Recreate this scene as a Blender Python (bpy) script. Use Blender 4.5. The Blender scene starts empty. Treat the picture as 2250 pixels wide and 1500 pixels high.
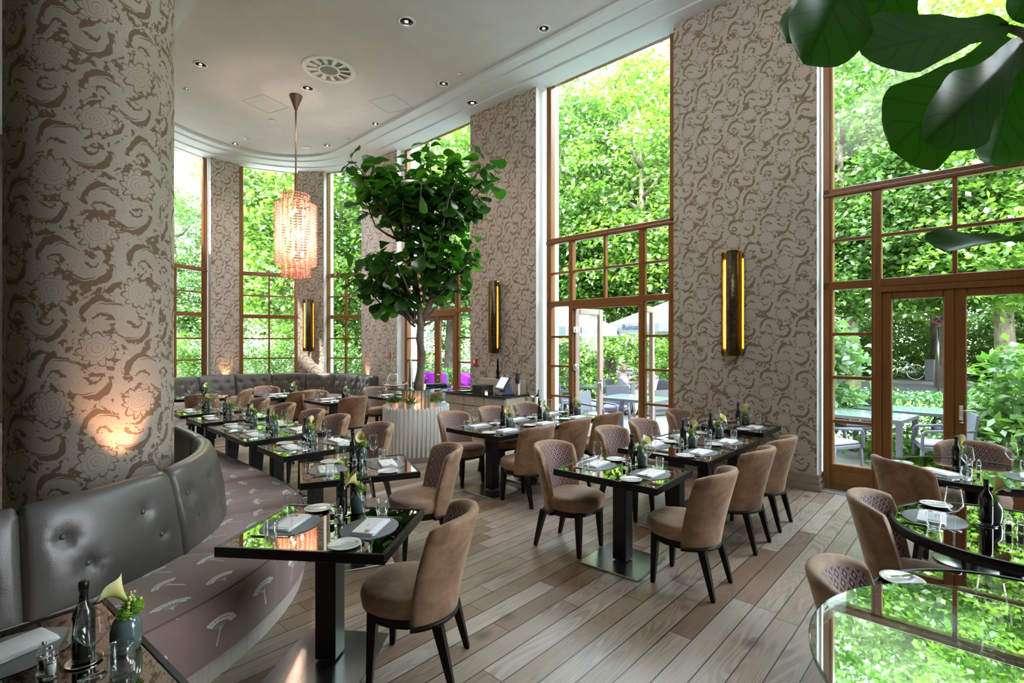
import bpy, math, random
import numpy as np
from mathutils import Vector, Matrix
PI=math.pi
S=bpy.context.scene
C=S.collection
# ---------------------------------------------------------------- camera, world, sun, exposure
cam=bpy.data.objects.new('camera',bpy.data.cameras.new('camera')); C.objects.link(cam)
cam.location=(0,0,1.8); cam.rotation_euler=(PI/2,0,0)
cam.data.sensor_width=36; cam.data.lens=36*1115/2250; cam.data.shift_y=2/2250
cam.data.clip_start=.05; cam.data.clip_end=300
S.camera=cam
S.view_settings.view_transform='Standard'; S.view_settings.look='None'
S.view_settings.gamma=1; S.view_settings.use_curve_mapping=False
S.view_settings.exposure=1.45
cy=S.cycles
cy.max_bounces=7; cy.diffuse_bounces=4; cy.glossy_bounces=4; cy.transmission_bounces=5; cy.transparent_max_bounces=14
cy.caustics_reflective=False; cy.caustics_refractive=False; cy.sample_clamp_indirect=5
cy.use_denoising=True
w=bpy.data.worlds.new('world'); S.world=w; w.use_nodes=True
wn=w.node_tree; bg=wn.nodes['Background']
tc=wn.nodes.new('ShaderNodeTexCoord'); sx=wn.nodes.new('ShaderNodeSeparateXYZ'); rp=wn.nodes.new('ShaderNodeValToRGB')
wn.links.new(tc.outputs['Generated'],sx.inputs[0]); wn.links.new(sx.outputs[2],rp.inputs[0]); wn.links.new(rp.outputs[0],bg.inputs[0])
rp.color_ramp.elements[0].color=(.92,.96,1,1); rp.color_ramp.elements[1].color=(.62,.80,1,1)
bg.inputs[1].default_value=5.6
def light(kind,name,loc,energy,col=(1,1,1),rot=(0,0,0),**k):
    l=bpy.data.lights.new(name,kind); l.energy=energy; l.color=col
    for a,b in k.items(): setattr(l,a,b)
    o=bpy.data.objects.new(name,l); o.location=loc; o.rotation_euler=rot; C.objects.link(o); return o
def aim(o,d): o.rotation_euler=Vector(d).to_track_quat('-Z','Y').to_euler()
sun=light('SUN','sun',(0,0,20),7.0,(1,.95,.86),angle=math.radians(1.5))
aim(sun,(.62,.38,-.95))
fill=light('AREA','room_fill_light',(.6,3.0,6.25),38,(1,.97,.93),shape='RECTANGLE',size=4,size_y=1.2,spread=math.radians(130)); aim(fill,(-.05,1,-.62))  # added fill light above the view, stands for no fitting in the room

# ---------------------------------------------------------------- frame of the room: u runs along the window wall, n towards it
U=Vector((.733,-.681,0)).normalized(); N=Vector((.681,.733,0)).normalized()
W0=Vector((.673,9.26,0)); PER=4.38
def wp(t,off=0,z=0): p=W0+U*t+N*off; return Vector((p.x,p.y,z))
UA=math.atan2(U.y,U.x)
BC=Vector((-5.45,11.15,0))
def bp(deg,r,z=0): a=math.radians(deg); return Vector((BC.x+r*math.cos(a),BC.y+r*math.sin(a),z))
# ---------------------------------------------------------------- mesh building
class MB:
    def __init__(s): s.v=[];s.f=[];s.m=[];s.s=[];s.uv=[]
    def add(s,vs,fs,mat=0,smooth=False,uvs=None,M=None):
        b=len(s.v)
        for p in vs:
            p=Vector(p)
            s.v.append(tuple(M@p) if M else tuple(p))
        for i,f in enumerate(fs):
            s.f.append([b+k for k in f]); s.m.append(mat); s.s.append(smooth)
            if uvs is None: s.uv.append(None)
            elif len(uvs)==len(vs): s.uv.append([uvs[k] for k in f])
            else: s.uv.append(uvs[i])
        return s
    def box(s,c,d,rz=0,bev=0,mat=0,M=None):
        R=Matrix.Translation(Vector(c))@Matrix.Rotation(rz,4,'Z')
        if M: R=M@R
        x,y,z=d[0]/2,d[1]/2,d[2]/2; b=min(bev,x*.9,y*.9,z*.9)
        if b<=0:
            vs=[(a*x,c_*y,e*z) for a in(-1,1) for c_ in(-1,1) for e in(-1,1)]
            fs=[(0,1,3,2),(4,6,7,5),(0,4,5,1),(2,3,7,6),(0,2,6,4),(1,5,7,3)]
            return s.add(vs,fs,mat,False,None,R)
        vs=[];idx={}
        for a in(-1,1):
            for c_ in(-1,1):
                for e in(-1,1):
                    for k in range(3):
                        p=[a*(x-b),c_*(y-b),e*(z-b)]; p[k]=(a*x,c_*y,e*z)[k]
                        idx[(a,c_,e,k)]=len(vs); vs.append(p)
        fs=[]
        for k in range(3):
            i,j=[q for q in range(3) if q!=k]
            for sg in(-1,1):
                f=[]
                for (p,q) in((-1,-1),(1,-1),(1,1),(-1,1)):
                    t=[0,0,0];t[k]=sg;t[i]=p;t[j]=q;f.append(idx[(*t,k)])
                fs.append(f)
        for k in range(3):
            i,j=[q for q in range(3) if q!=k]
            for p in(-1,1):
                for q in(-1,1):
                    t=[0,0,0];t[i]=p;t[j]=q
                    A=list(t);A[k]=-1;B=list(t);B[k]=1
                    fs.append((idx[(*A,i)],idx[(*B,i)],idx[(*B,j)],idx[(*A,j)]))
        for a in(-1,1):
            for c_ in(-1,1):
                for e in(-1,1): fs.append([idx[(a,c_,e,k)] for k in range(3)])
        ff=[]
        for f in fs:   # orient outwards
            P=[Vector(vs[k]) for k in f]; n=(P[1]-P[0]).cross(P[2]-P[0]); ctr=sum(P,Vector())/len(P)
            ff.append(list(reversed(f)) if n.dot(ctr)<0 else list(f))
        return s.add(vs,ff,mat,False,None,R)
    def lathe(s,prof,c=(0,0,0),seg=20,mat=0,smooth=True,M=None,cap=True,sx=1,sy=1,uvr=None):
        R=Matrix.Translation(Vector(c))
        if M: R=M@R
        vs=[];fs=[];uvs=[]
        for (r,z) in prof:
            for k in range(seg):
                a=2*PI*k/seg; vs.append((r*math.cos(a)*sx,r*math.sin(a)*sy,z))
        n=len(prof)
        for i in range(n-1):
            for k in range(seg):
                k2=(k+1)%seg
                fs.append((i*seg+k,i*seg+k2,(i+1)*seg+k2,(i+1)*seg+k))
                if uvr: uvs.append([(uvr*2*PI*k/seg,prof[i][1]),(uvr*2*PI*(k+1)/seg,prof[i][1]),(uvr*2*PI*(k+1)/seg,prof[i+1][1]),(uvr*2*PI*k/seg,prof[i+1][1])])
        if cap:
            if prof[0][0]>1e-4: fs.append(list(reversed(range(seg)))); uvs.append([(0,0)]*seg)
            if prof[-1][0]>1e-4: fs.append([(n-1)*seg+k for k in range(seg)]); uvs.append([(0,0)]*seg)
        if not uvr: return s.add(vs,fs,mat,smooth,None,R)
        b=len(s.v); s.add(vs,fs,mat,smooth,None,R)
        s.uv[-len(fs):]=uvs
        return s
    def tube(s,path,r,seg=8,mat=0,M=None,cap=True):
        P=[Vector(p) for p in path]; n=len(P); rr=r if isinstance(r,(list,tuple)) else [r]*n
        vs=[];up=Vector((0,0,1)); prev=None
        for i,p in enumerate(P):
            t=(P[min(i+1,n-1)]-P[max(i-1,0)]); t=t.normalized() if t.length>1e-9 else Vector((0,0,1))
            if prev is None:
                a=t.cross(up)
                if a.length<.1: a=t.cross(Vector((1,0,0)))
                a.normalize()
            else:
                a=prev-t*prev.dot(t); a=a.normalized() if a.length>1e-6 else t.cross(up).normalized()
            prev=a; b=t.cross(a)
            for k in range(seg):
                g=2*PI*k/seg; vs.append(p+a*(rr[i]*math.cos(g))+b*(rr[i]*math.sin(g)))
        fs=[(i*seg+k,i*seg+(k+1)%seg,(i+1)*seg+(k+1)%seg,(i+1)*seg+k) for i in range(n-1) for k in range(seg)]
        if cap: fs+= [list(reversed(range(seg))),[(n-1)*seg+k for k in range(seg)]]
        return s.add(vs,fs,mat,True,None,M)
    def prism(s,out,z0,z1,mat=0,smooth=False,M=None,top=True):
        n=len(out); vs=[(x,y,z0) for x,y in out]+[(x,y,z1) for x,y in out]
        fs=[(k,(k+1)%n,n+(k+1)%n,n+k) for k in range(n)]
        if top: fs+=[list(reversed(range(n))),list(range(n,2*n))]
        return s.add(vs,fs,mat,smooth,None,M)
    def loft(s,rings,mat=0,smooth=True,caps=True,M=None,closed=True,uvf=None):
        n=len(rings[0]); vs=[p for r in rings for p in r]
        kk=n if closed else n-1
        fs=[(i*n+k,i*n+(k+1)%n,(i+1)*n+(k+1)%n,(i+1)*n+k) for i in range(len(rings)-1) for k in range(kk)]
        if caps: fs+=[list(reversed(range(n))),[(len(rings)-1)*n+k for k in range(n)]]
        uvs=None
        if uvf: uvs=[[uvf(q) for q in f] for f in fs]
        if uvs is not None and len(uvs)==len(vs): uvs.append(None)
        return s.add(vs,fs,mat,smooth,uvs,M)
    def grid(s,fn,nu,nv,mat=0,smooth=True,M=None,uvfn=None,flip=False):
        vs=[fn(i/nu,j/nv) for i in range(nu+1) for j in range(nv+1)]
        w_=nv+1; fs=[]; uvs=[]
        for i in range(nu):
            for j in range(nv):
                f=[i*w_+j,(i+1)*w_+j,(i+1)*w_+j+1,i*w_+j+1]
                q=[(i/nu,j/nv),((i+1)/nu,j/nv),((i+1)/nu,(j+1)/nv),(i/nu,(j+1)/nv)]
                if flip: f.reverse(); q.reverse()
                fs.append(f)
                if uvfn: uvs.append([uvfn(*a) for a in q])
        b=len(s.f); s.add(vs,fs,mat,smooth,None,M)
        if uvfn: s.uv[b:]=uvs
        return s
    def build(s,name,mats,parent=None,loc=None,rz=None,M=None):
        me=bpy.data.meshes.new(name); me.from_pydata(s.v,[],s.f)
        if not isinstance(mats,(list,tuple)): mats=[mats]
        for m in mats: me.materials.append(m)
        me.polygons.foreach_set('material_index',s.m); me.polygons.foreach_set('use_smooth',s.s)
        if any(u for u in s.uv):
            l=me.uv_layers.new(name='UVMap'); flat=[]
            for f,u in zip(s.f,s.uv):
                for k in range(len(f)): flat+= list(u[k]) if u else [0,0]
            l.data.foreach_set('uv',flat)
        me.update()
        o=bpy.data.objects.new(name,me); C.objects.link(o)
        if parent: o.parent=parent
        if loc: o.location=loc
        if rz is not None: o.rotation_euler=(0,0,rz)
        return o
def tag(o,label=None,cat=None,group=None,kind=None):
    if label: o['label']=label
    if cat: o['category']=cat
    if group: o['group']=group
    if kind: o['kind']=kind
    return o
def empty(name,loc=(0,0,0),rz=0,label=None,cat=None,group=None,kind=None):
    o=bpy.data.objects.new(name,None); C.objects.link(o); o.location=loc; o.rotation_euler=(0,0,rz); o.empty_display_size=.1
    return tag(o,label,cat,group,kind)
_used=set(); KIDS={}
def kids(o):
    if o.name not in KIDS: KIDS[o.name]=[x for x in C.objects if x.parent==o]
    return KIDS[o.name]
def dup_tree(o,parent=None):
    c=o.copy(); C.objects.link(c)
    if parent: c.parent=parent
    for ch in kids(o): dup_tree(ch,c)
    return c
def place(proto,loc,rz,label,group=None,tilt=None):
    if proto.name in _used: o=dup_tree(proto)
    else:
        o=proto; _used.add(proto.name)
        def walk(q):
            for k in kids(q): walk(k)
        walk(proto)
    o.location=loc; o.rotation_euler=(tilt[0],tilt[1],rz) if tilt else (0,0,rz); o['label']=label
    if group: o['group']=group
    return o
def struct(mb,name,mats,parent=None):
    o=mb.build(name,mats,parent)
    if not parent: o['kind']='structure'
    return o
# ---------------------------------------------------------------- materials
class NT:
    def __init__(s,name):
        s.m=bpy.data.materials.new(name); s.m.use_nodes=True; s.t=s.m.node_tree; s.b=s.t.nodes['Principled BSDF']; s.o=s.t.nodes['Material Output']
    def n(s,t,**k):
        x=s.t.nodes.new('ShaderNode'+t)
        for a,b in k.items(): setattr(x,a,b)
        return x
    def l(s,a,b): s.t.links.new(a,b)
    def val(s,x,inp):
        if hasattr(x,'is_linked') or hasattr(x,'links'): s.l(x,inp)
        else: inp.default_value=x
    def math(s,op,a,b=None,c=None,clamp=False):
        x=s.n('Math',operation=op); x.use_clamp=clamp
        for i,q in enumerate((a,b,c)):
            if q is not None: s.val(q,x.inputs[i])
        return x.outputs[0]
    def vmath(s,op,a,b=None):
        x=s.n('VectorMath',operation=op); s.val(a,x.inputs[0])
        if b is not None: s.val(b,x.inputs[1] if op!='SCALE' else x.inputs[3])
        return x.outputs[0] if op not in('LENGTH','DOT_PRODUCT') else x.outputs[1]
    def comb(s,a,b,c=0.0):
        x=s.n('CombineXYZ'); [s.val(q,x.inputs[i]) for i,q in enumerate((a,b,c))]; return x.outputs[0]
    def sep(s,v):
        x=s.n('SeparateXYZ'); s.l(v,x.inputs[0]); return x.outputs
    def noise(s,vec,scale,detail=2,rough=.5,dist=0,out='Fac'):
        x=s.n('TexNoise'); 
        if vec is not None: s.l(vec,x.inputs['Vector'])
        x.inputs['Scale'].default_value=scale;x.inputs['Detail'].default_value=detail;x.inputs['Roughness'].default_value=rough;x.inputs['Distortion'].default_value=dist
        return x.outputs[out]
    def ramp(s,f,stops,interp='LINEAR'):
        x=s.n('ValToRGB'); s.l(f,x.inputs[0]); r=x.color_ramp; r.interpolation=interp
        while len(r.elements)<len(stops): r.elements.new(.5)
        for e,(p,c) in zip(r.elements,stops):
            e.position=p; e.color=(*c,1) if isinstance(c,(tuple,list)) else (c,c,c,1)
        return x.outputs[0]
    def mix(s,f,a,b,blend='MIX'):
        x=s.n('Mix',data_type='RGBA',blend_type=blend); s.val(f,x.inputs[0])
        for q,i in((a,6),(b,7)):
            if isinstance(q,(tuple,list)): x.inputs[i].default_value=(*q[:3],1)
            else: s.l(q,x.inputs[i])
        return x.outputs[2]
    def bump(s,h,strength=.3,dist=.01):
        x=s.n('Bump'); x.inputs['Strength'].default_value=strength; x.inputs['Distance'].default_value=dist; s.l(h,x.inputs['Height']); s.l(x.outputs[0],s.b.inputs['Normal'])
    def set(s,**k):
        for a,b in k.items():
            i=s.b.inputs[a.replace('_',' ')]
            if hasattr(b,'links'): s.l(b,i)
            elif isinstance(b,(tuple,list)) and len(b)==3: i.default_value=(*b,1)
            else: i.default_value=b
        return s
def mat(name,col,rough=.5,metal=0,**k):
    x=NT(name); x.set(Base_Color=col,Roughness=rough,Metallic=metal,**k); return x.m
def noisy(name,c1,c2,scale,rough=.5,metal=0,det=3,bump=0,stretch=None,dist=0,**k):
    x=NT(name); tcx=x.n('TexCoord'); v=tcx.outputs['Object']
    if stretch: v=x.vmath('MULTIPLY',v,stretch)
    f=x.noise(v,scale,det,.6,dist); col=x.mix(x.ramp(f,[(.3,0.),(.7,1.)]),c1,c2)
    x.set(Base_Color=col,Roughness=rough,Metallic=metal,**k)
    if bump: x.bump(f,bump,.01)
    return x.m
def leafmat(name,c1,c2,scale=.5,trans=.5,gloss=.12,rough=.45):
    x=NT(name); x.t.nodes.remove(x.b); g=x.n('NewGeometry'); 
    f=x.noise(g.outputs['Position'],scale,4,.7); r=g.outputs['Random Per Island']
    ff=x.math('ADD',x.math('MULTIPLY',f,.6),x.math('MULTIPLY',r,.4))
    col=x.ramp(ff,[(.25,c1),(.72,c2)])
    d=x.n('BsdfDiffuse'); t=x.n('BsdfTranslucent'); gl=x.n('BsdfGlossy'); gl.inputs['Roughness'].default_value=rough
    x.l(col,d.inputs[0]); tc_=x.mix(.6,col,(.75,1,.25),'MULTIPLY'); 
    tb=x.n('Gamma'); x.l(tc_,tb.inputs[0]); tb.inputs[1].default_value=.8; x.l(tb.outputs[0],t.inputs[0])
    m1=x.n('MixShader'); m1.inputs[0].default_value=trans; x.l(d.outputs[0],m1.inputs[1]); x.l(t.outputs[0],m1.inputs[2])
    m2=x.n('MixShader'); m2.inputs[0].default_value=gloss; x.l(m1.outputs[0],m2.inputs[1]); x.l(gl.outputs[0],m2.inputs[2])
    x.l(m2.outputs[0],x.o.inputs[0]); return x.m
def thin_glass(name,tint=(.97,.99,.98),refl=.5,rough=0.0,base=.04,bright=1.0):
    x=NT(name); x.t.nodes.remove(x.b)
    tr=x.n('BsdfTransparent'); tr.inputs[0].default_value=(*tint,1); gl=x.n('BsdfGlossy'); gl.inputs['Roughness'].default_value=rough; gl.inputs[0].default_value=(bright,bright,bright,1)
    lw=x.n('LayerWeight'); lw.inputs[0].default_value=.35
    f=x.math('ADD',x.math('MULTIPLY',x.math('POWER',lw.outputs['Facing'],2.2),refl),base,clamp=True)
    m=x.n('MixShader'); x.l(f,m.inputs[0]); x.l(tr.outputs[0],m.inputs[1]); x.l(gl.outputs[0],m.inputs[2]); x.l(m.outputs[0],x.o.inputs[0]); return x.m
def wallpaper(name,light_,dark_,k=1.0,lines=.12):
    x=NT(name); uv=x.n('UVMap').outputs[0]
    v=x.vmath('SCALE',uv,1.0/k)
    # flower heads on a staggered repeat
    s=x.sep(v); row=x.math('FLOOR',x.math('DIVIDE',s[1],.46)); sh=x.math('MULTIPLY',x.math('MODULO',x.math('ABSOLUTE',row),2.0),.29)
    wv=x.n('TexNoise'); x.l(v,wv.inputs['Vector']); wv.inputs['Scale'].default_value=7; wv.inputs['Detail'].default_value=2
    wr=x.vmath('SCALE',x.vmath('SUBTRACT',wv.outputs['Color'],(.5,.5,.5)),.09)
    ws=x.sep(wr)
    fx=x.math('SUBTRACT',x.math('FRACT',x.math('DIVIDE',x.math('ADD',x.math('ADD',s[0],sh),ws[0]),.58)),.5)
    fy=x.math('SUBTRACT',x.math('FRACT',x.math('DIVIDE',x.math('ADD',s[1],ws[1]),.46)),.5)
    px=x.math('MULTIPLY',fx,.58); py=x.math('MULTIPLY',fy,.46)
    rr=x.math('SQRT',x.math('ADD',x.math('MULTIPLY',px,px),x.math('MULTIPLY',py,py)))
    th=x.math('ARCTAN2',py,px)
    pet=x.math('ADD',.095,x.math('MULTIPLY',x.math('ABSOLUTE',x.math('SINE',x.math('ADD',x.math('MULTIPLY',th,5.5),x.math('MULTIPLY',rr,18.)))),.035))
    fl=x.math('LESS_THAN',rr,pet)
    # scrolling leaves
    n1=x.noise(v,6.2,2.5,.55,1.9); n2=x.noise(x.vmath('ADD',v,(3.7,1.3,0)),13,2,.5,2.2)
    sc=x.math('ADD',n1,x.math('MULTIPLY',x.math('SUBTRACT',n2,.5),.35))
    lf=x.ramp(sc,[(.435,0.),(.455,1.)])
    # curls: thin spirals cut from distorted rings
    ring=x.math('ABSOLUTE',x.math('SUBTRACT',rr,x.math('ADD',.165,x.math('MULTIPLY',x.math('SINE',x.math('MULTIPLY',th,3.)),.03))))
    cut=x.math('LESS_THAN',x.math('SUBTRACT',rr,pet),.013)
    gap=x.math('MULTIPLY',cut,x.math('SUBTRACT',1.0,fl))
    # curled acanthus arms on the points between the flower heads
    gx=x.math('MULTIPLY',x.math('SUBTRACT',x.math('FRACT',x.math('ADD',fx,1.0)),.5),.58); gy=x.math('MULTIPLY',x.math('SUBTRACT',x.math('FRACT',x.math('ADD',fy,1.0)),.5),.46)
    r2=x.math('SQRT',x.math('ADD',x.math('MULTIPLY',gx,gx),x.math('MULTIPLY',gy,gy))); t2=x.math('ARCTAN2',gy,gx)
    ser=x.math('MULTIPLY',x.math('ABSOLUTE',x.math('SINE',x.math('ADD',x.math('MULTIPLY',t2,7.),x.math('MULTIPLY',r2,95.)))),.13)
    g=x.math('FRACT',x.math('ADD',x.math('MULTIPLY',t2,.31831),x.math('MULTIPLY',x.math('LOGARITHM',x.math('ADD',r2,.015),2.7183),.85)))
    arm=x.math('LESS_THAN',x.math('ABSOLUTE',x.math('SUBTRACT',g,.5)),x.math('ADD',.27,ser))
    inn=x.math('LESS_THAN',r2,x.math('ADD',.155,x.math('MULTIPLY',n2,.07)))
    nlf=x.math('MULTIPLY',lf,x.math('SUBTRACT',1.0,inn)); armi=x.math('MULTIPLY',arm,inn)
    mask=x.math('MAXIMUM',x.math('MULTIPLY',x.math('MAXIMUM',nlf,armi),x.math('SUBTRACT',1.0,gap)),fl)
    ln=x.math('LESS_THAN',x.math('ABSOLUTE',x.math('SUBTRACT',x.math('FRACT',x.math('MULTIPLY',sc,16.)),.5)),.09)
    ln2=x.math('LESS_THAN',x.math('ABSOLUTE',x.math('SUBTRACT',x.math('FRACT',x.math('MULTIPLY',rr,38.)),.5)),.1)
    lines_=x.math('MULTIPLY',x.math('ADD',x.math('MULTIPLY',ln,x.math('SUBTRACT',1.0,fl)),x.math('MULTIPLY',ln2,fl)),lines)
    f=x.math('MULTIPLY',mask,x.math('SUBTRACT',1.0,lines_),clamp=True)
    big=x.noise(v,1.3,2,.5)
    lc=x.mix(x.math('MULTIPLY',big,.35),light_,dark_)
    col=x.mix(f,dark_,lc); x.set(Base_Color=col,Roughness=x.math('SUBTRACT',.75,x.math('MULTIPLY',f,.25)),Specular_IOR_Level=.35)
    x.bump(f,.25,.004); return x.m
M={}
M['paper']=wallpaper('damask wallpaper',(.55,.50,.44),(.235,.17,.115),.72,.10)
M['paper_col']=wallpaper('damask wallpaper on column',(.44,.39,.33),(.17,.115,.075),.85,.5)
M['plaster']=mat('white plaster',(.78,.79,.78),.7)
M['ceil']=noisy('ceiling paint',(.62,.61,.60),(.66,.655,.65),3,.9)
M['cove']=mat('cove with bluish daylight',(.70,.76,.78),.8)  # bluish window light on the bands is put into this colour
M['base']=mat('taupe skirting',(.33,.27,.22),.45)
def framewood():
    x=NT('bronzed window wood'); o=x.n('TexCoord').outputs['Object']
    f=x.noise(x.vmath('MULTIPLY',o,(30,30,1.2)),2,3,.6); col=x.mix(f,(.15,.05,.010),(.33,.14,.035)); x.set(Base_Color=col,Roughness=.35,Specular_IOR_Level=.6); return x.m
M['frame']=framewood()
M['frame_dk']=mat('dark glazing bar',(.13,.07,.04),.4)
M['pane']=thin_glass('window glass',(.96,.99,.97),.5,0,.03)
M['glass']=thin_glass('drinking glass',(.94,.96,.96),1.0,.02,.075,1.0)
M['tier_glass']=thin_glass('green edged glass',(.80,.93,.88),.6,0,.50,.85)
M['black']=mat('black lacquer',(.006,.0055,.0055),.3,Specular_IOR_Level=.35)
M['leg']=mat('espresso wood',(.007,.005,.004),.4,Specular_IOR_Level=.25)
M['mirror']=mat('bronze mirror glass',(.50,.44,.40),.015,1)
M['steel']=noisy('brushed steel',(.50,.51,.52),(.62,.63,.64),3,.22,1,stretch=(60,2,1))
M['silver']=mat('silver cutlery',(.80,.80,.80),.12,1)
M['white']=mat('white china',(.82,.82,.80),.15)
M['linen']=noisy('white linen',(.80,.80,.84),(.86,.86,.88),60,.9,bump=.15)
M['card']=mat('menu card',(.86,.83,.82),.6); M['red']=mat('menu red',(.65,.08,.04),.6); M['grn']=mat('menu green',(.12,.42,.08),.6); M['orange']=mat('menu orange',(.85,.30,.05),.6); M['ink']=mat('ink',(.12,.12,.14),.6)
def weave():
    x=NT('woven placemat'); o=x.n('TexCoord').outputs['Object']; s=x.sep(o)
    a=x.math('SINE',x.math('MULTIPLY',s[0],900.)); b=x.math('SINE',x.math('MULTIPLY',s[1],900.)); f=x.math('GREATER_THAN',x.math('MULTIPLY',a,b),0.0)
    x.set(Base_Color=x.mix(f,(.07,.075,.08),(.30,.31,.31)),Roughness=.55); x.bump(f,.4,.002); return x.m
M['weave']=weave()
def velvet(name,c1,c2):
    x=NT(name); o=x.n('TexCoord').outputs['Object']; f=x.noise(o,7,4,.65,.6)
    x.set(Base_Color=x.mix(x.ramp(f,[(.35,0.),(.65,1.)]),c1,c2),Roughness=.62,Sheen_Weight=.55,Sheen_Roughness=.4,Sheen_Tint=(.95,.80,.68)); return x.m
M['velvet']=velvet('taupe velvet',(.20,.10,.048),(.40,.24,.135))
M['seatv']=velvet('seat velvet',(.31,.18,.11),(.47,.30,.20))
def diamond():
    x=NT('diamond weave'); s=x.sep(x.n('UVMap').outputs[0])
    a=x.math('ABSOLUTE',x.math('SUBTRACT',x.math('FRACT',x.math('DIVIDE',s[0],.056)),.5)); b=x.math('ABSOLUTE',x.math('SUBTRACT',x.math('FRACT',x.math('DIVIDE',s[1],.078)),.5))
    d=x.math('ADD',a,b)   # 0 centre .. 1 corner
    r=x.ramp(d,[(0,1.),(.12,1.),(.14,0.),(.36,0.),(.38,1.),(.45,1.),(.47,0.),(.52,0.),(.54,1.),(.61,1.),(.63,0.),(.84,0.),(.86,1.)],'CONSTANT')
    nz=x.noise(x.n('TexCoord').outputs['Object'],120,1)
    x.set(Base_Color=x.mix(x.math('MULTIPLY',r,x.math('ADD',.55,x.math('MULTIPLY',nz,.6))),(.10,.030,.028),(.60,.48,.44)),Roughness=.6,Sheen_Weight=.12); return x.m
M['diamond']=diamond()
def leather():
    x=NT('grey brown leather'); o=x.n('TexCoord').outputs['Object']
    f=x.noise(o,160,3,.6); g=x.noise(o,3,3,.6); x.set(Base_Color=x.mix(g,(.066,.058,.051),(.112,.100,.090)),Roughness=.36,Specular_IOR_Level=.55,Coat_Weight=.12,Coat_Roughness=.25); x.bump(x.math('ADD',f,x.math('MULTIPLY',x.noise(x.vmath('MULTIPLY',o,(1,1,.35)),14,3,.6,.8),1.6)),.16,.006); return x.m
M['leather']=leather()
def herring():
    x=NT('mauve herringbone cloth'); s=x.sep(x.n('UVMap').outputs[0])
    z=x.math('ABSOLUTE',x.math('SUBTRACT',x.math('FRACT',x.math('MULTIPLY',s[0],36.)),.5)); f=x.math('FRACT',x.math('MULTIPLY',x.math('ADD',s[1],x.math('MULTIPLY',z,.02)),190.)); g=x.math('GREATER_THAN',f,.5)
    big=x.noise(x.n('TexCoord').outputs['Object'],2.5,3,.6)
    c=x.mix(g,(.21,.135,.125),(.35,.24,.225)); x.set(Base_Color=x.mix(x.math('MULTIPLY',big,.35),c,(.26,.16,.12)),Roughness=.85,Sheen_Weight=.3); x.bump(g,.25,.002); return x.m
M['herring']=herring(); M['motif']=mat('ivory print',(.74,.72,.70),.8)
M['gold']=noisy('brass',(.75,.42,.07),(.85,.52,.12),8,.24,1); M['bronze']=noisy('hammered bronze',(.05,.04,.028),(.13,.10,.06),25,.35,.9,bump=.6)
M['bark']=noisy('bark',(.10,.075,.055),(.30,.25,.20),12,.9,bump=.8,stretch=(1,1,.35))
def floor_mat():
    x=NT('oak plank floor'); p=x.n('NewGeometry').outputs['Position']; s=x.sep(p)
    un=x.math('ADD',x.math('MULTIPLY',s[0],N.x),x.math('MULTIPLY',s[1],N.y)); uu=x.math('ADD',x.math('MULTIPLY',s[0],U.x),x.math('MULTIPLY',s[1],U.y))
    pr=x.math('DIVIDE',x.math('ADD',uu,20.),.145); row=x.math('FLOOR',pr); fr=x.math('FRACT',pr)
    wn_=x.n('TexWhiteNoise',noise_dimensions='1D'); x.l(row,wn_.inputs['W']); off=wn_.outputs['Value']
    pl=x.math('ADD',x.math('DIVIDE',x.math('ADD',un,30.),1.75),x.math('MULTIPLY',off,7.)); seg=x.math('FLOOR',pl); fs=x.math('FRACT',pl)
    w2=x.n('TexWhiteNoise',noise_dimensions='2D'); x.l(x.comb(row,seg),w2.inputs['Vector']); rnd=w2.outputs['Value']
    gap=x.math('MAXIMUM',x.math('LESS_THAN',fr,.048),x.math('LESS_THAN',fs,.0025))
    v=x.comb(x.math('ADD',x.math('MULTIPLY',un,.5),x.math('MULTIPLY',rnd,50.)),x.math('ADD',x.math('MULTIPLY',uu,4.5),x.math('MULTIPLY',rnd,13.)))
    hn=x.noise(v,1.1,1.5,.5,.5); rings=x.math('SINE',x.math('MULTIPLY',hn,150.)); gr=x.ramp(rings,[(0.,0.),(.35,.75),(1.,1.)])
    fine=x.noise(x.comb(x.math('MULTIPLY',un,5.),x.math('MULTIPLY',uu,160.)),1,2,.6)
    kn=x.n('TexVoronoi'); x.l(x.comb(x.math('MULTIPLY',un,1.5),x.math('MULTIPLY',uu,2.3)),kn.inputs['Vector']); kn.inputs['Scale'].default_value=.9
    knot=x.ramp(kn.outputs['Distance'],[(0.,0.),(.05,.35),(.13,1.)])
    base=x.ramp(rnd,[(0.,(.24,.145,.085)),(.3,(.38,.28,.20)),(.6,(.48,.40,.32)),(.85,(.32,.22,.145)),(1.,(.57,.49,.41))])
    c=x.mix(x.math('MULTIPLY',x.math('MULTIPLY',x.math('SUBTRACT',1.0,gr),x.ramp(x.noise(x.comb(x.math('MULTIPLY',un,2.),x.math('MULTIPLY',uu,3.)),1.5,2,.5),[(.35,.15),(.65,1.)])),.42),base,(.12,.075,.05)); c=x.mix(x.math('MULTIPLY',fine,.25),c,(.16,.11,.08)); c=x.mix(x.math('MULTIPLY',x.math('SUBTRACT',1.,knot),.75),c,(.05,.03,.02)); c=x.mix(gap,c,(.012,.009,.008))
    x.set(Base_Color=c,Roughness=x.math('ADD',.26,x.math('MULTIPLY',fine,.2)),Specular_IOR_Level=.7)
    x.bump(x.math('SUBTRACT',x.math('MULTIPLY',gr,.12),gap),.35,.004); return x.m
M['floor']=floor_mat()
M['tree1']=leafmat('maple leaves',(.035,.13,.01),(.25,.44,.045),.45,.5)
M['tree2']=leafmat('beech leaves',(.03,.11,.018),(.18,.36,.06),.45,.45)
M['shrub']=leafmat('glossy shrub leaves',(.04,.16,.015),(.24,.44,.04),1.2,.4,.10,.5)
M['hedge']=leafmat('hedge leaves',(.03,.12,.02),(.12,.30,.04),2,.35)
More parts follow.
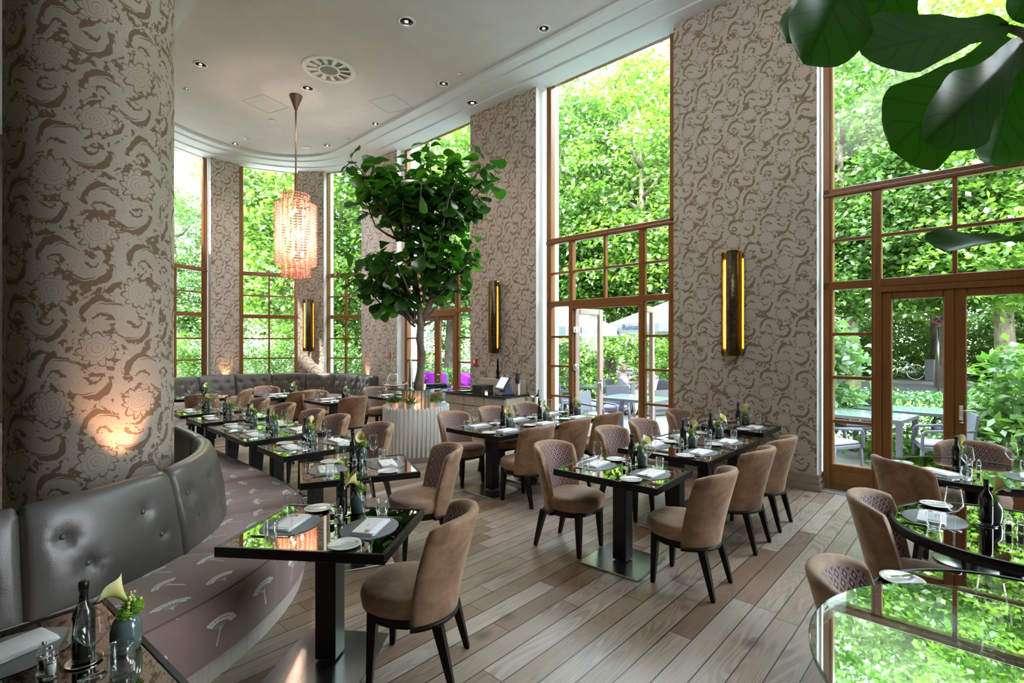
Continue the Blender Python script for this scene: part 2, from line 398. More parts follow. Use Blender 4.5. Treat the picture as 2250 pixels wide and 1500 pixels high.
def figleaf():
    x=NT('fiddle leaf'); u=x.sep(x.n('UVMap').outputs[0])
    # u: -1..1 across, v 0..1 along
    au=x.math('ABSOLUTE',u[0]); vein=x.math('SUBTRACT',1.0,x.ramp(x.math('ABSOLUTE',x.math('SUBTRACT',x.math('FRACT',x.math('SUBTRACT',x.math('MULTIPLY',u[1],6.),x.math('MULTIPLY',au,1.7))),.5)),[(.02,0.),(.09,1.)]))
    mid=x.math('SUBTRACT',1.0,x.ramp(au,[(.02,0.),(.06,1.)])); vv=x.math('MAXIMUM',vein,mid)
    r=x.n('ObjectInfo').outputs['Random']; isl=x.n('NewGeometry').outputs['Random Per Island']
    base=x.ramp(isl,[(0.,(.016,.060,.009)),(.6,(.036,.12,.014)),(1.,(.10,.25,.03))])
    col=x.mix(x.math('MULTIPLY',vv,.45),base,(.012,.035,.008))
    x.t.nodes.remove(x.b); d=x.n('BsdfDiffuse'); t=x.n('BsdfTranslucent'); g=x.n('BsdfGlossy'); g.inputs['Roughness'].default_value=.28
    x.l(col,d.inputs[0]); x.l(x.mix(1.,col,(1.0,1.6,.5),'MULTIPLY'),t.inputs[0]); a=x.n('MixShader'); a.inputs[0].default_value=.5; x.l(d.outputs[0],a.inputs[1]); x.l(t.outputs[0],a.inputs[2])
    b=x.n('MixShader'); b.inputs[0].default_value=.06; x.l(a.outputs[0],b.inputs[1]); x.l(g.outputs[0],b.inputs[2]); x.l(b.outputs[0],x.o.inputs[0]); return x.m
M['fig']=figleaf()
# ---------------------------------------------------------------- shell
HC=6.42; CEIL=6.54
mb=MB()
c0=Vector((0,5,0))
def tn(t_,n_,z):  # coordinates along u and n from the world origin
    p=U*t_+N*n_; return Vector((p.x,p.y,z))
mb.add([tn(-16,-6,0),tn(9,-6,0),tn(9,7.32,0),tn(-16,7.32,0)],[(0,1,2,3)])
fl=struct(mb,'floor',M['floor'])
mb=MB(); mb.box(wp(2.2,.12,-.012),(24,.5,.03),UA,.0)
# stone threshold sits in front of the garden windows
M['stone']=noisy('pale stone',(.42,.45,.46),(.52,.54,.54),6,.5)
for t in (-2.0-.0,0,PER):
    pass
mb=MB()
for t in (-4.4,-.02,PER-.02):
    mb.box(wp(t+1.23,-.06,.003),(2.5,.30,.012),UA,.002)
struct(mb,'trim_1',M['stone'])
def stad(off_s,off_l,z,nseg=48):
    """outline of the rounded room: window wall, bay arc, far side; off_s inward offset by the windows, off_l on the far side"""
    r0=2.566; nc=BC.dot(N); pts=[]
    a0=math.atan2(N.y,N.x)
    pts.append((U*14+N*(7.026-off_s)))
    pts.append((U*2+N*(7.026-off_s)))
    for i in range(nseg+1):
        f=i/nseg; a=a0+PI*f; o=off_s+(off_l-off_s)*max(0,(f-.62)/.38)**1.5
        pts.append(BC+Vector((math.cos(a),math.sin(a),0))*(r0-o))
    pts.append(U*14+N*(nc-r0+off_l))
    return [Vector((p.x,p.y,z)) for p in pts]
def ring(mb,o1,o2,z,mat=0):
    A=stad(*o1,z); B=stad(*o2,z); n=len(A)
    mb.add(A+B,[(i,n+i,n+i+1,i+1) for i in range(n-1)],mat)
def riser(mb,o,z1,z2,mat=0):
    A=stad(*o,z1); B=stad(*o,z2); n=len(A)
    mb.add(A+B,[(i,i+1,n+i+1,n+i) for i in range(n-1)],mat)
O=[(-.24,-.02),(.25,.08),(.62,.16),(.86,.26)]
mb=MB(); zz=[6.42,6.45,6.48]
for i in range(3): ring(mb,O[i],O[i+1],zz[i]); riser(mb,O[i+1],zz[i],zz[i]+(.03 if i<2 else .06))
struct(mb,'trim_2',M['cove'])
mb=MB(); A=stad(*O[3],CEIL); mb.add(A,[list(range(len(A)))]); struct(mb,'ceiling',M['ceil'])
mb=MB(); A=stad(-.24,-.02,6.42); 
L=tn(14,-6,6.42); L2=tn(-16,-6,6.42); L3=tn(-16,BC.dot(N)-2.566,6.42)
k=len(A); mb.add([A[-1],L,L2,L3,A[-2]],[(0,1,2,3,4)]); struct(mb,'ceiling',M['cove'])
# roof slab above everything keeps sky light out
mb=MB(); A=stad(-.45,-.3,6.75); mb.add(A,[list(range(len(A)))]); q=BC.dot(N)-2.3; mb.add([tn(-16.2,-6.2,6.76),tn(14,-6.2,6.76),tn(14,q,6.76),tn(-16.2,q,6.76)],[(0,1,2,3)]); struct(mb,'roof',M['plaster'])
M['dim']=mat('dark brown wall',(.16,.12,.09),.6)  # unseen walls kept dark so they bounce little light
# side walls outside the picture, added to keep stray light off the column
mb=MB(); mb.box(tn(-3.5,-6.1,3.3),(27,.2,6.8),UA); struct(mb,'wall_back',M['dim'])
mb=MB(); mb.box(tn(8.6,.6,3.3),(.2,13.2,6.8),UA+0); struct(mb,'wall_right',M['dim'])
mb=MB(); mb.box(tn(-16.1,-1.5,3.3),(.2,9,6.8),UA); struct(mb,'wall_side',M['dim'])

def uvbox(mb,pa,pb,z0,z1,mat=0,u0=0,n=1):
    pa=Vector(pa);pb=Vector(pb); L_=(pb-pa).length
    mb.add([(pa.x,pa.y,z0),(pb.x,pb.y,z0),(pb.x,pb.y,z1),(pa.x,pa.y,z1)],[(0,1,2,3)],mat,False,[[(u0,z0),(u0+L_,z0),(u0+L_,z1),(u0,z1)]])
def pier(name,t0,t1,extra0=0):
    mb=MB(); uvbox(mb,wp(t0,-.22),wp(t1,-.22),0,6.75,0,t0)
    for t in (t0,t1): mb.add([wp(t,-.22,0),wp(t,.45,0),wp(t,.45,6.75),wp(t,-.22,6.75)],[(0,1,2,3)],1)
    mb.add([wp(t0,.45,0),wp(t1,.45,0),wp(t1,.45,6.75),wp(t0,.45,6.75)],[(0,1,2,3)],1)
    struct(mb,name,[M['paper'],M['plaster']])
    b=MB()
    for z0,z1,o in((0,.075,.05),(.075,.14,.038),(.14,.20,.026)):
        b.box(wp((t0+t1)/2,-.22+.12-o/2,(z0+z1)/2),(t1-t0+2*o,.24+o,z1-z0),UA,.004)
    struct(b,'baseboard_'+name[5:],M['base'])
pier('wall_near',2.5,4.33); pier('wall_middle',-1.88,-.12); pier('wall_left',-6.05,-4.47); pier('wall_end',6.88,8.6)
# bay piers
def baypier(nm,a0,a1):
    mb=MB(); n=6
    for i in range(n):
        p=a1+(a0-a1)*i/n; q=a1+(a0-a1)*(i+1)/n
        uvbox(mb,bp(p,2.57),bp(q,2.57),0,6.75,0,-math.radians(p)*2.57)
    for a in(a0,a1): mb.add([bp(a,2.57,0),bp(a,3.1,0),bp(a,3.1,6.75),bp(a,2.57,6.75)],[(0,1,2,3)],1)
    mb.add([bp(a0,3.1,0),bp(a1,3.1,0),bp(a1,3.1,6.75),bp(a0,3.1,6.75)],[(0,1,2,3)],1)
    struct(mb,nm,[M['paper'],M['plaster']])
baypier('wall_bay',129,143.7); baypier('wall_bay',81.7,97.5); baypier('wall_bay',43,53.5); baypier('wall_bay',179,235)
# round column
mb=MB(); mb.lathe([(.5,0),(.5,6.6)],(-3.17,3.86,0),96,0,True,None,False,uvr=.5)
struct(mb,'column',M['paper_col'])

# ---------------------------------------------------------------- windows
TR1=(3.565,3.67); TR2=(2.44,2.54); BARS=(.84,1.375,1.9); MID=3.04; TOP=6.50
def frame_of(P0,P1,name,pos,doors,depth=.10,sill=.32,center=False):
    """window between plan points P0,P1; pos: list of mullion positions; doors: index range of door bay"""
    d=(P1-P0); L_=d.length; a=math.atan2(d.y,d.x); 
    root=empty(name,P0,a,kind='structure')
    out=MB()
    fw=.075
    def V(x,z0,z1,w_=fw,dp=depth,y=0): out.box((x,y,(z0+z1)/2),(w_,dp,z1-z0),0,.008)
    def Hh(x0,x1,z0,z1,dp=depth,y=0): out.box(((x0+x1)/2,y,(z0+z1)/2),(x1-x0,dp,z1-z0),0,.008)
    V(fw/2,0,TOP); V(L_-fw/2,0,TOP); V(fw*1.15,0,TOP,.03,depth*1.3,.02)
    Hh(0,L_,*TR1); Hh(0,L_,*TR2); Hh(0,L_,6.42,6.52)
    out.box((L_/2,-depth*.55,TR1[0]+.03),(L_,.03,.035),0,.005)
    return root,out,L_,a
def panes(root,rects,y=.012):
    for x0,x1,z0,z1 in rects:
        g=MB(); g.add([(x0,y,z0),(x1,y,z0),(x1,y,z1),(x0,y,z1)],[(0,1,2,3)]); g.build('pane',M['pane'],root)
def bars(mb,x0,x1,zs,w_=.038):
    for z in zs: mb.box(((x0+x1)/2,0,z),(x1-x0,.06,w_),0,.004)
def door_leaf(w_,h,flip=False,name='door_leaf'):
    st=.095; m=MB()
    m.box((st/2,0,h/2),(st,.07,h),0,.01); m.box((w_-st/2,0,h/2),(st,.07,h),0,.01)
    m.box((w_/2,0,h-.05),(w_-2*st,.07,.10),0,.01); m.box((w_/2,0,.16),(w_-2*st,.07,.32),0,.01); m.box((w_/2,-.035,.17),(w_-2*st-.08,.012,.16),0,.004)
    return m,(st,w_-st,.32,h-.10)
def tall_window(i,t0,state):
    P0=wp(t0);P1=wp(t0+2.45); root,out,L_,a=frame_of(P0,P1,'window_%d'%i,None,None)
    m1,m2,m3=.51+.04,1.225,L_-.55
    for x in(m1,m3): out.box((x,0,TR1[0]/2),(.075,.11,TR1[0]),0,.008)
    out.box((m2,0,(TR2[1]+TR1[0])/2),(.042,.07,TR1[0]-TR2[1]),0,.004)
    bars(out,m1+.03,m3-.03,[MID])
    for x0,x1 in((.075,m1-.037),(m3+.037,L_-.075)):
        bars(out,x0,x1,[MID,*BARS]); out.box(((x0+x1)/2,0,.16),(x1-x0,.09,.32),0,.008); out.box(((x0+x1)/2,-.05,.165),(x1-x0-.1,.015,.16),0,.004)
        for q in(x0+.012,x1-.012):
            out.box((q,0,(.32+TR2[0])/2),(.024,.07,TR2[0]-.32),0,.003); out.box((q,0,(TR2[1]+TR1[0])/2),(.024,.07,TR1[0]-TR2[1]),0,.003)
    # raised door head
    out.box(((m1+m3)/2,-.02,TR2[0]-.03),(m3-m1,.09,.06),0,.006)
    out.build('window_frame',M['frame'],root)
    r=[(.075,L_-.075,TR1[1],6.42)]
    for x0,x1 in((m1,m2),(m2,m3)):
        r+=[(x0,x1,TR2[1],MID),(x0,x1,MID,TR1[0])]
    for x0,x1 in((.075,m1),(m3,L_-.075)):
        zz_=[.32,*BARS,TR2[0]]; r+=[(x0,x1,zz_[k],zz_[k+1]) for k in range(4)]+[(x0,x1,TR2[1],MID),(x0,x1,MID,TR1[0])]
    panes(root,r)
    w_=(m3-m1-.075)/2; h=TR2[0]-.07
    for side in(0,1):
        d=empty('door_%d'%i,(0,0,0),0,kind='structure')
        mm,(gx0,gx1,gz0,gz1)=door_leaf(w_,h)
        hx=m1+.037 if side==0 else m3-.037
        Wd=P0+Vector((math.cos(a),math.sin(a),0))*hx
        d.location=(Wd.x,Wd.y,.02)
        if side==0: d.rotation_euler=(0,0,a+(math.radians(74) if state=='open' else 0))
        else:
            d.rotation_euler=(0,0,a+PI-(math.radians(80) if state=='open' else 0)); 
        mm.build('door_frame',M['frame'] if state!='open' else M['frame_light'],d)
        g=MB(); g.add([(gx0,0,gz0),(gx1,0,gz0),(gx1,0,gz1),(gx0,0,gz1)],[(0,1,2,3)]); g.build('pane',M['pane'],d)
        if side==1 or state=='open':
            s=-1 if side==0 else 1
            hb=MB(); yy=.05*s; hb.box((w_-.05,yy*.9,1.03),(.035,.015,.16),0,.004); hb.tube([(w_-.05,yy*.9,1.06),(w_-.05,yy*1.9,1.06),(w_-.17,yy*1.9,1.06)],.009,8); hb.lathe([(.018,-.006),(.018,.006)],(w_-.05,yy,.93),12,M=None)
            hb.build('door_handle',M['silver'],d)
        if state=='open' and side==0:
            for z in(.5,1.35,2.0):
                q=MB(); q.box((.0,-.045,z),(.09,.03,.10),0,.004); q.tube([(-.02,-.06,z-.06),(-.02,-.06,z+.06)],.012,8); q.build('hinge',M['steel'],d)
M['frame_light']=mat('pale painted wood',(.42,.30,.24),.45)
tall_window(1,-4.42,'closed'); tall_window(2,-.02,'open'); tall_window(3,PER-.02,'closed')
def bay_window(i,a0,a1,cols):
    P0=bp(a1,2.79);P1=bp(a0,2.79); root,out,L_,a=frame_of(P0,P1,'window_%d'%i,None,None)
    w_=(L_-.15)/cols; xs=[.075+w_*k for k in range(cols+1)]
    for x in xs[1:-1]: out.box((x,0,TR1[0]/2),(.045,.07,TR1[0]),0,.004)
    bars(out,.075,L_-.075,[MID,*BARS]); out.box((L_/2,0,.16),(L_-.15,.09,.32),0,.008)
    for q in(.075+.012,L_-.075-.012): out.box((q,0,3.3),(.024,.07,6.2),0,.003)
    out.build('window_frame',M['frame'],root)
    r=[(.075,L_-.075,TR1[1],6.42)]; zz_=[.32,*BARS,TR2[0]]
    for k in range(cols):
        x0,x1=xs[k],xs[k+1]; r+=[(x0,x1,zz_[q],zz_[q+1]) for q in range(4)]+[(x0,x1,TR2[1],MID),(x0,x1,MID,TR1[0])]
    panes(root,r)
bay_window(4,144.2,178.5,2); bay_window(5,98.5,128.3,2); bay_window(6,54.2,83,2)

# ---------------------------------------------------------------- ceiling fittings
def downlight(x,y,z,r,dark=False):
    t=empty('downlight',(x,y,z)); m=MB()
    m.lathe([(r*.72,.0),(r*.72,-.006),(r,-.012),(r*1.02,-.004),(r*1.02,0)],(0,0,0),32); m.build('trim_ring',M['plaster'],t)
    m=MB(); m.lathe([(r*.70,-.003),(r*.62,.035),(r*.3,.055),(0,.06)],(0,0,-.001),24,cap=False); m.build('reflector',M['silver'] if not dark else M['bronze'],t)
    m=MB(); m.lathe([(0,-.012),(r*.2,-.006),(r*.25,.02),(r*.1,.05)],(0,0,0),16); m.build('lamp',M['spotlens'],t)
    return t
M['spotlens']=mat('lamp glass',(.9,.85,.8),.2,0,Emission_Color=(1,.75,.55,1),Emission_Strength=2.5)
DL=[((-1.56,7.497,CEIL),.13,'large downlight with white rim between the vent and the cove corner'),((.48,7.66,CEIL),.10,'round downlight beside the inner cove step close to the tall window'),((-5.31,8.65,CEIL),.11,'small downlight on the column side of the air vent'),((-3.81,9.46,CEIL),.12,'downlight right beside the chandelier rod cup'),((-1.25,9.29,CEIL),.11,'dark-lensed downlight beside the cove line'),((-.77,9.86,6.451),.14,'downlight set in the stepped cove band'),((-6.6,12.1,CEIL),.10,'small bay downlight above the middle bay window pier'),((-4.44,12.2,CEIL),.10,'small bay downlight over the bay window next to the tree'),((-2.96,11.0,CEIL),.10,'small downlight above the fig tree crown')]
for i,(p,r,l) in enumerate(DL):
    p=(p[0],p[1],p[2]-.061 if i!=5 else p[2]-.061)
    t=downlight(p[0],p[1],p[2]+.06,r,i==4); i!=5 and light('SPOT','downlight_beam',(p[0],p[1],p[2]+.03),45,(1,.90,.80),spot_size=math.radians(100),spot_blend=1.0,shadow_soft_size=.05); tag(t,l,'ceiling light','recessed ceiling spotlights')
# swirl diffuser
t=empty('air_vent',(-3.18,8.82,CEIL-.002),0,'large round white swirl air vent in the ceiling','vent')
m=MB(); m.lathe([(.36,0),(.36,-.012),(.44,-.016),(.455,0)],(0,0,0),48); m.lathe([(.15,-.0),(.15,-.02),(.185,-.022),(.185,0)],(0,0,0),32); m.build('rim',M['plaster'],t)
m=MB(); m.lathe([(0,-.01),(.15,-.01)],(0,0,0),32,cap=False); m.lathe([(.185,-.0005),(.36,-.0005)],(0,0,0),48,cap=False); m.build('backing',M['ventdk'] if 'ventdk' in M else mat('vent shadow grey',(.22,.23,.22),.8),t)
for k in range(12):
    a=2*PI*k/12; b=MB(); b.add([(.185,0,-.014),(.36,0,-.014),(.355,.085,-.003),(.19,.06,-.003)],[(0,1,2,3)]); b.add([(.185,0,-.018),(.36,0,-.018),(.36,.006,-.018),(.185,.006,-.018)],[(0,1,2,3)]); o=b.build('blade',M['plaster'],t); o.rotation_euler=(0,0,a)
for x,y,l in((-6.1,9.49,'sprinkler head closest to the round column'),(-.90,8.97,'sprinkler head between dark downlight and cove'),(-6.17,11.8,'sprinkler head over the bay window pier'),(-3.81,11.8,'sprinkler head above the bay end of the tree')):
    m=MB(); m.lathe([(.05,0),(.05,-.006),(.012,-.008),(.012,-.035),(.02,-.037),(.02,-.04),(0,-.041)],(x,y,CEIL),16); tag(m.build('sprinkler',M['silver']),l,'sprinkler','ceiling sprinklers')
m=MB(); m.lathe([(.065,0),(.06,-.02),(.045,-.035),(0,-.037)],(-5.13,10.83,CEIL),20); tag(m.build('smoke_detector',M['plaster']),'small round white smoke detector beyond the chandelier rod','smoke detector')
m=MB(); m.lathe([(.11,0),(.11,-.006),(0,-.007)],(-5.0,12.35,CEIL),24); tag(m.build('ceiling_speaker',M['plaster']),'flat round white speaker disc near the bay cove edge','speaker')
for x,y,l in((-2.41,10.1,'faint square ceiling hatch above the tree'),(-4.9,10.1,'faint square ceiling hatch behind the chandelier')):
    m=MB(); 
    for s_,dx,dy in((.6,0,.3),(.6,0,-.3)): m.box((0,dy,-.002),(s_,.006,.004))
    for dx in(-.3,.3): m.box((dx,0,-.002),(.006,.6,.004))
    o=m.build('ceiling_hatch',mat('hatch joint',(.42,.42,.41),.9),None,(x,y,CEIL),UA+.3); tag(o,l,'hatch')
# ---------------------------------------------------------------- chandelier
M['chg']=None
def chmat():
    x=NT('peach glass'); x.t.nodes.remove(x.b)
    tr=x.n('BsdfTransparent'); tr.inputs[0].default_value=(1,.82,.74,1); tl=x.n('BsdfTranslucent'); tl.inputs[0].default_value=(1,.76,.66,1); gl=x.n('BsdfGlossy'); gl.inputs['Roughness'].default_value=.15
    df=x.n('BsdfDiffuse'); df.inputs[0].default_value=(.98,.76,.68,1)
    a=x.n('MixShader'); a.inputs[0].default_value=.5; x.l(tl.outputs[0],a.inputs[1]); x.l(df.outputs[0],a.inputs[2])
    b=x.n('MixShader'); b.inputs[0].default_value=.35; x.l(a.outputs[0],b.inputs[1]); x.l(tr.outputs[0],b.inputs[2])
    c=x.n('MixShader'); c.inputs[0].default_value=.08; x.l(b.outputs[0],c.inputs[1]); x.l(gl.outputs[0],c.inputs[2]); x.l(c.outputs[0],x.o.inputs[0]); return x.m
M['chg']=chmat()
CX,CY=-4.157,9.759
t=empty('chandelier',(CX,CY,0),0,'tall pendant chandelier of pink glass flower strands on a long rod','chandelier')
m=MB(); m.lathe([(.12,CEIL),(.115,CEIL-.03),(.035,CEIL-.24),(.03,CEIL-.27),(0,CEIL-.27)],(0,0,0),24); m.build('ceiling_cup',M['bronze_cup'] if 'bronze_cup' in M else mat('brown bronze',(.20,.13,.08),.4,.6),t)
m=MB(); m.tube([(0,0,CEIL-.25),(0,0,4.3)],.016,8); m.build('rod',bpy.data.materials['brown bronze'],t)
def strand_ring(m,dk,r,n,z1,z0,rs=.05,jit=0):
    for k in range(n):
        a=2*PI*(k+.5*jit)/n; cx,cy_=r*math.cos(a),r*math.sin(a); z=z1
        dk.tube([(cx,cy_,z1+.03),(cx,cy_,z0)],.004,4); dk.lathe([(0,.0),(.014,.01),(.014,.025),(0,.03)],(cx,cy_,z1+.01),6)
        while z>z0:
            vs=[(0,0,.012)];q=10
            for j in range(q):
                g=2*PI*j/q+a; rr=rs if j%2==0 else rs*.55; vs.append((rr*math.cos(g),rr*math.sin(g),-.008+.02*(j%2)))
            vs.append((0,0,-.022))
            M_=Matrix.Translation((cx,cy_,z))
            m.add(vs,[(0,1+j,1+(j+1)%q) for j in range(q)]+[(q+1,1+(j+1)%q,1+j) for j in range(q)],0,False,None,M_)
            z-=.052
for nm,rr,nn,za,zb,ji in(('upper_glass_tier',.22,12,4.64,4.45,0),('main_glass_tier',.345,22,4.44,3.28,1),('lower_glass_tier',.24,15,3.34,3.06,0),('lower_glass_tier',.13,8,3.2,3.0,0)):
    m=MB(); dk=MB(); strand_ring(m,dk,rr,nn,za,zb,.05,ji); g=m.build(nm,M['chg'],t); dk.build('pins',bpy.data.materials['brown bronze'],g)
m=MB()
for rz_,z in((.34,4.44),(.22,4.62),(.24,3.36)): 
    m.tube([(rz_*math.cos(2*PI*k/24),rz_*math.sin(2*PI*k/24),z) for k in range(25)],.006,5)
    for k in range(3): a=2*PI*k/3; m.tube([(0,0,z),(rz_*math.cos(a),rz_*math.sin(a),z)],.005,5)
m.tube([(0,0,4.62),(0,0,3.3)],.012,6); m.build('inner_frame',bpy.data.materials['brown bronze'],t)
M['bulb']=mat('warm bulb',(1,.8,.6),.3,0,Emission_Color=(1,.72,.52,1),Emission_Strength=9)
for k in range(9):
    a=2*PI*k/3+k*.4; z=4.3-.4*(k//3); b=MB(); b.lathe([(0,-.05),(.03,-.03),(.035,0),(.02,.04),(.0,.06)],(.15*math.cos(a),.15*math.sin(a),z),10); b.build('bulb',M['bulb'],t)
light('POINT','chandelier_glow',(CX,CY,3.85),52,(1,.74,.58),shadow_soft_size=.12)
# ---------------------------------------------------------------- brass wall sconces
def sconce(p,a,l,w_=.29,h=1.4):
    t=empty('wall_sconce',(p.x,p.y,0),a,l,'wall lamp','tall brass wall lamps'); z0,z1=p.z-h/2,p.z+h/2
    m=MB(); out=[]; n=14
    r=w_*.27
    ar=[(r*math.cos(PI+PI*k/n)*.95,-.07+r*math.sin(PI+PI*k/n)) for k in range(n+1)]; ar2=[(x*.94,y*.94+.0) for x,y in ar]
    P_=ar+list(reversed(ar2)); nn=len(P_)
    m.loft([[(x,y,z) for x,y in P_] for z in(z0,z1)]); m.build('half_tube',M['bronze'],t)
    for s in(-1,1):
        m=MB(); pr=[(s*r*.55,-.034),(s*w_*.36,-.036),(s*w_*.5,-.085)]; m.loft([[(x,y,z) for x,y in pr]+[(x,y+.004,z) for x,y in reversed(pr)] for z in(z0+.005,z1-.005)],smooth=False); m.build('reflector_wing',M['gold'],t)
    m=MB(); m.box((0,-.018,(z0+z1)/2),(w_*.7,.03,h*.9)); m.build('back_plate',M['bronze'],t)
    m=MB(); 
    m.tube([(0,-.06,z0+.1),(0,-.06,z1-.1)],.013,8); m.build('tube_lamp',M['tubelamp'],t)
M['tubelamp']=mat('warm tube',(1,.8,.6),.3,0,Emission_Color=(1,.66,.35,1),Emission_Strength=7)
q=wp(3.365,-.22,2.32); sconce(q,UA,'brass half-tube wall lamp on the pier between door and garden windows')
q=wp(-1.12,-.22,2.29); sconce(q,UA,'brass half-tube wall lamp above the sideboard with the till')
q=bp(90.5,2.565,2.26); sconce(q,math.radians(0),'brass half-tube wall lamp on the bay pier behind the banquette')
q=Vector((-3.17+.5*.197,3.86+.5*.98,2.38)); sconce(q,math.atan2(.98,.197)+PI/2,'dark edge of a brass wall lamp on the far side of the round column',.24,1.05)
t=empty('exit_sign',wp(-3.2,-.16,2.66),UA,'small white and green exit sign above the closed side door','sign'); m=MB(); m.box((0,0,0),(.30,.05,.15),0,.006); m.build('housing',M['white'],t)
m=MB(); m.box((0,-.027,0),(.26,.004,.11)); f=m.build('green_panel',mat('exit green',(.01,.30,.08),.4,0,Emission_Color=(.05,.6,.2,1),Emission_Strength=.4),t); m=MB(); m.box((.03,-.030,0),(.10,.002,.02)); m.prism([(-.07,0),(-.02,.03),(-.02,-.03)],.029,.031,0,False,Matrix.Rotation(PI/2,4,'X')); m.lathe([(.01,.029),(.0,.031)],(.10,.025,0),10,0,False,Matrix.Rotation(PI/2,4,'X')); m.build('symbol',M['white'],f)
# ---------------------------------------------------------------- signs on the walls
t=empty('fire_alarm',wp(-1.72,-.22,1.40),UA,'red fire alarm call point on the pier above the sideboard','alarm')
m=MB(); m.box((0,-.02,0),(.11,.04,.14),0,.006); m.build('housing',mat('signal red',(.62,.03,.03),.35),t)
m=MB(); m.box((0,-.042,.015),(.05,.004,.075)); m.build('glass_window',M['white'],t)
q=wp(-4.78,-.222,1.49); t=empty('fire_hose_sign',q,UA,'small red hose reel safety sign on the pier beside the bay','sign')
m=MB(); m.box((0,-.003,0),(.10,.006,.14)); m.build('panel',bpy.data.materials['signal red'],t)
m=MB(); m.tube([(.02,-.008,-.05),(-.015,-.008,-.01),(-.015,-.008,.035),(.01,-.008,.045),(.02,-.008,.02),(.0,-.008,.0)],.005,5); m.build('symbol',M['white'],t)
# ================================================================ FURNITURE
def make_chair():
    t=empty('dining_chair',(0,0,0),0,None,'chair')
    def out(k,s=1.0,ins=0):   # seat outline, facing +x
        a=2*PI*k/36; c,s_=math.cos(a),math.sin(a)
        ex=.30 if c>0 else .175; x=ex*abs(c)**.85*(1 if c>0 else -1); y=.245*(abs(s_)**(.72 if c>0 else .9))*(1 if s_>0 else -1)
        if c<0: y*=.98
        return (x*s-.0,(y*(1-.05*math.exp(-((x+.07)/.07)**2)))*s)
    m=MB(); rings=[]
    for z,s in((.375,.95),(.385,1.),(.44,1.03),(.465,1.015),(.478,.97),(.488,.85),(.494,.6),(.496,.3)):
        rings.append([(*out(k,s),z) for k in range(36)])
    m.loft(rings); m.build('seat',M['seatv'],t)
    m=MB()
    def zb(x): return .335+.0*x
    R=[]
    for z,s in((.385,.93),(.335,.93)):
        R.append([(*out(k,s),z+( .012*math.cos(2*PI*k/36*2) if z<.35 else 0)) for k in range(36)])
    R2=[[(x*.8,y*.8,z) for x,y,z in r] for r in R]
    m.loft([R[0],R[1],R2[1],R2[0]],smooth=True,caps=False); m.loft([R[0],R2[0]],smooth=False,caps=False); m.build('seat_frame',M['leg'],t)
    for sx_,sy_,tx,ty in((.20,.165,.215,.18),(.20,-.165,.215,-.18),(-.15,.175,-.235,.19),(-.15,-.175,-.235,-.19)):
        m=MB(); rr=[]
        for z,f,h in(((.37 if sx_>0 else .336),0,.026),(.2,.42,.0215),(.012,.97,.0145),(.0,1.,.012)):
            x=sx_+(tx-sx_)*f; y=sy_+(ty-sy_)*f; rr.append([(x-h,y-h,z),(x+h,y-h,z),(x+h,y+h,z),(x-h,y+h,z)])
        m.loft(rr,smooth=False); m.build('leg',M['leg'],t)
    # curved backrest: shell swept round the rear of the seat
    n=22; th=.055
    def P(f,z,o):   # f 0..1 round the arc, o offset inwards
        a=PI-math.radians(74)+math.radians(148)*f; lean=.11*max(0,(z-.37)/.5)**1.2; r=.262-o+.02*((z-.37)/.5)
        fr=abs(f-.5)*2
        x=r*math.cos(a)*1.0+.045-lean*(.9); y=r*1.0*math.sin(a)
        zz=z-(.045*fr**3*max(0,(z-.6)/.28) if z>.6 else 0)
        return Vector((x,y,zz))
    zs=[.345,.352,.45,.55,.65,.75,.83,.868,.885]
    prof=[(z,0.0) for z in zs[:-1]]+[(.886,.012),(.89,.028),(.886,.045)]+[(z,th) for z in (.868,.83,.75,.65,.55,.45,.36,.345)]
    m=MB(); rings=[[P(f,z,o) for z,o in prof] for f in [-.012]+[i/n for i in range(n+1)]+[1.012]]
    for e in(0,-1):
        c_=sum((Vector(p) for p in rings[e]),Vector())/len(rings[e]); rings[e]=[c_+(Vector(p)-c_)*.86 for p in rings[e]]
    m.loft(rings); m.build('backrest',M['velvet'],t)
    m=MB()
    def G(u,v): 
        f=.045+.91*u; z=.44+.412*v; q=P(f,z,th+.003); return (q.x,q.y,q.z-.004)
    m.grid(G,20,10,0,True,None,lambda u,v:(u*.66,v*.42),False); m.build('diamond_panel',M['diamond'],t)
    m=MB(); R=[]
    for z,o in((.345,-.002),(.352,-.004),(.322,-.004),(.318,.05),(.345,.05)):
        R.append([P(i/n,.36,o)+Vector((0,0,z-.36)) for i in range(n+1)])
    m.loft(R,closed=False,caps=False); m.build('back_rail',M['leg'],t)
    return t
CH=make_chair()
def make_table(lx=.90,ly=.70):
    t=empty('dining_table',(0,0,0),0,None,'table')
    m=MB(); e=.022; z0,z1=.705,.757
    for c,d in(((0,ly/2-e/2),(lx,e)),((0,-ly/2+e/2),(lx,e)),((lx/2-e/2,0),(e,ly-2*e)),((-lx/2+e/2,0),(e,ly-2*e))): m.box((*c,(z0+z1)/2),(*d,z1-z0),0,.003)
    m.box((0,0,.722),(lx-2*e,ly-2*e,.03)); m.build('table_frame',M['black'],t)
    m=MB(); m.box((0,0,.745),(lx-2*e,ly-2*e,.016)); m.build('mirror_top',M['mirror'],t)
    m=MB(); m.box((0,0,.37),(.12,.12,.68),0,.004); m.build('pedestal',M['black_col'],t)
    m=MB(); m.box((0,0,.009),(.52,.52,.018),0,.003); m.build('base_plate',M['steel'],t); return t
M['black_col']=mat('black steel',(.008,.008,.009),.3,.15)
TB=make_table()
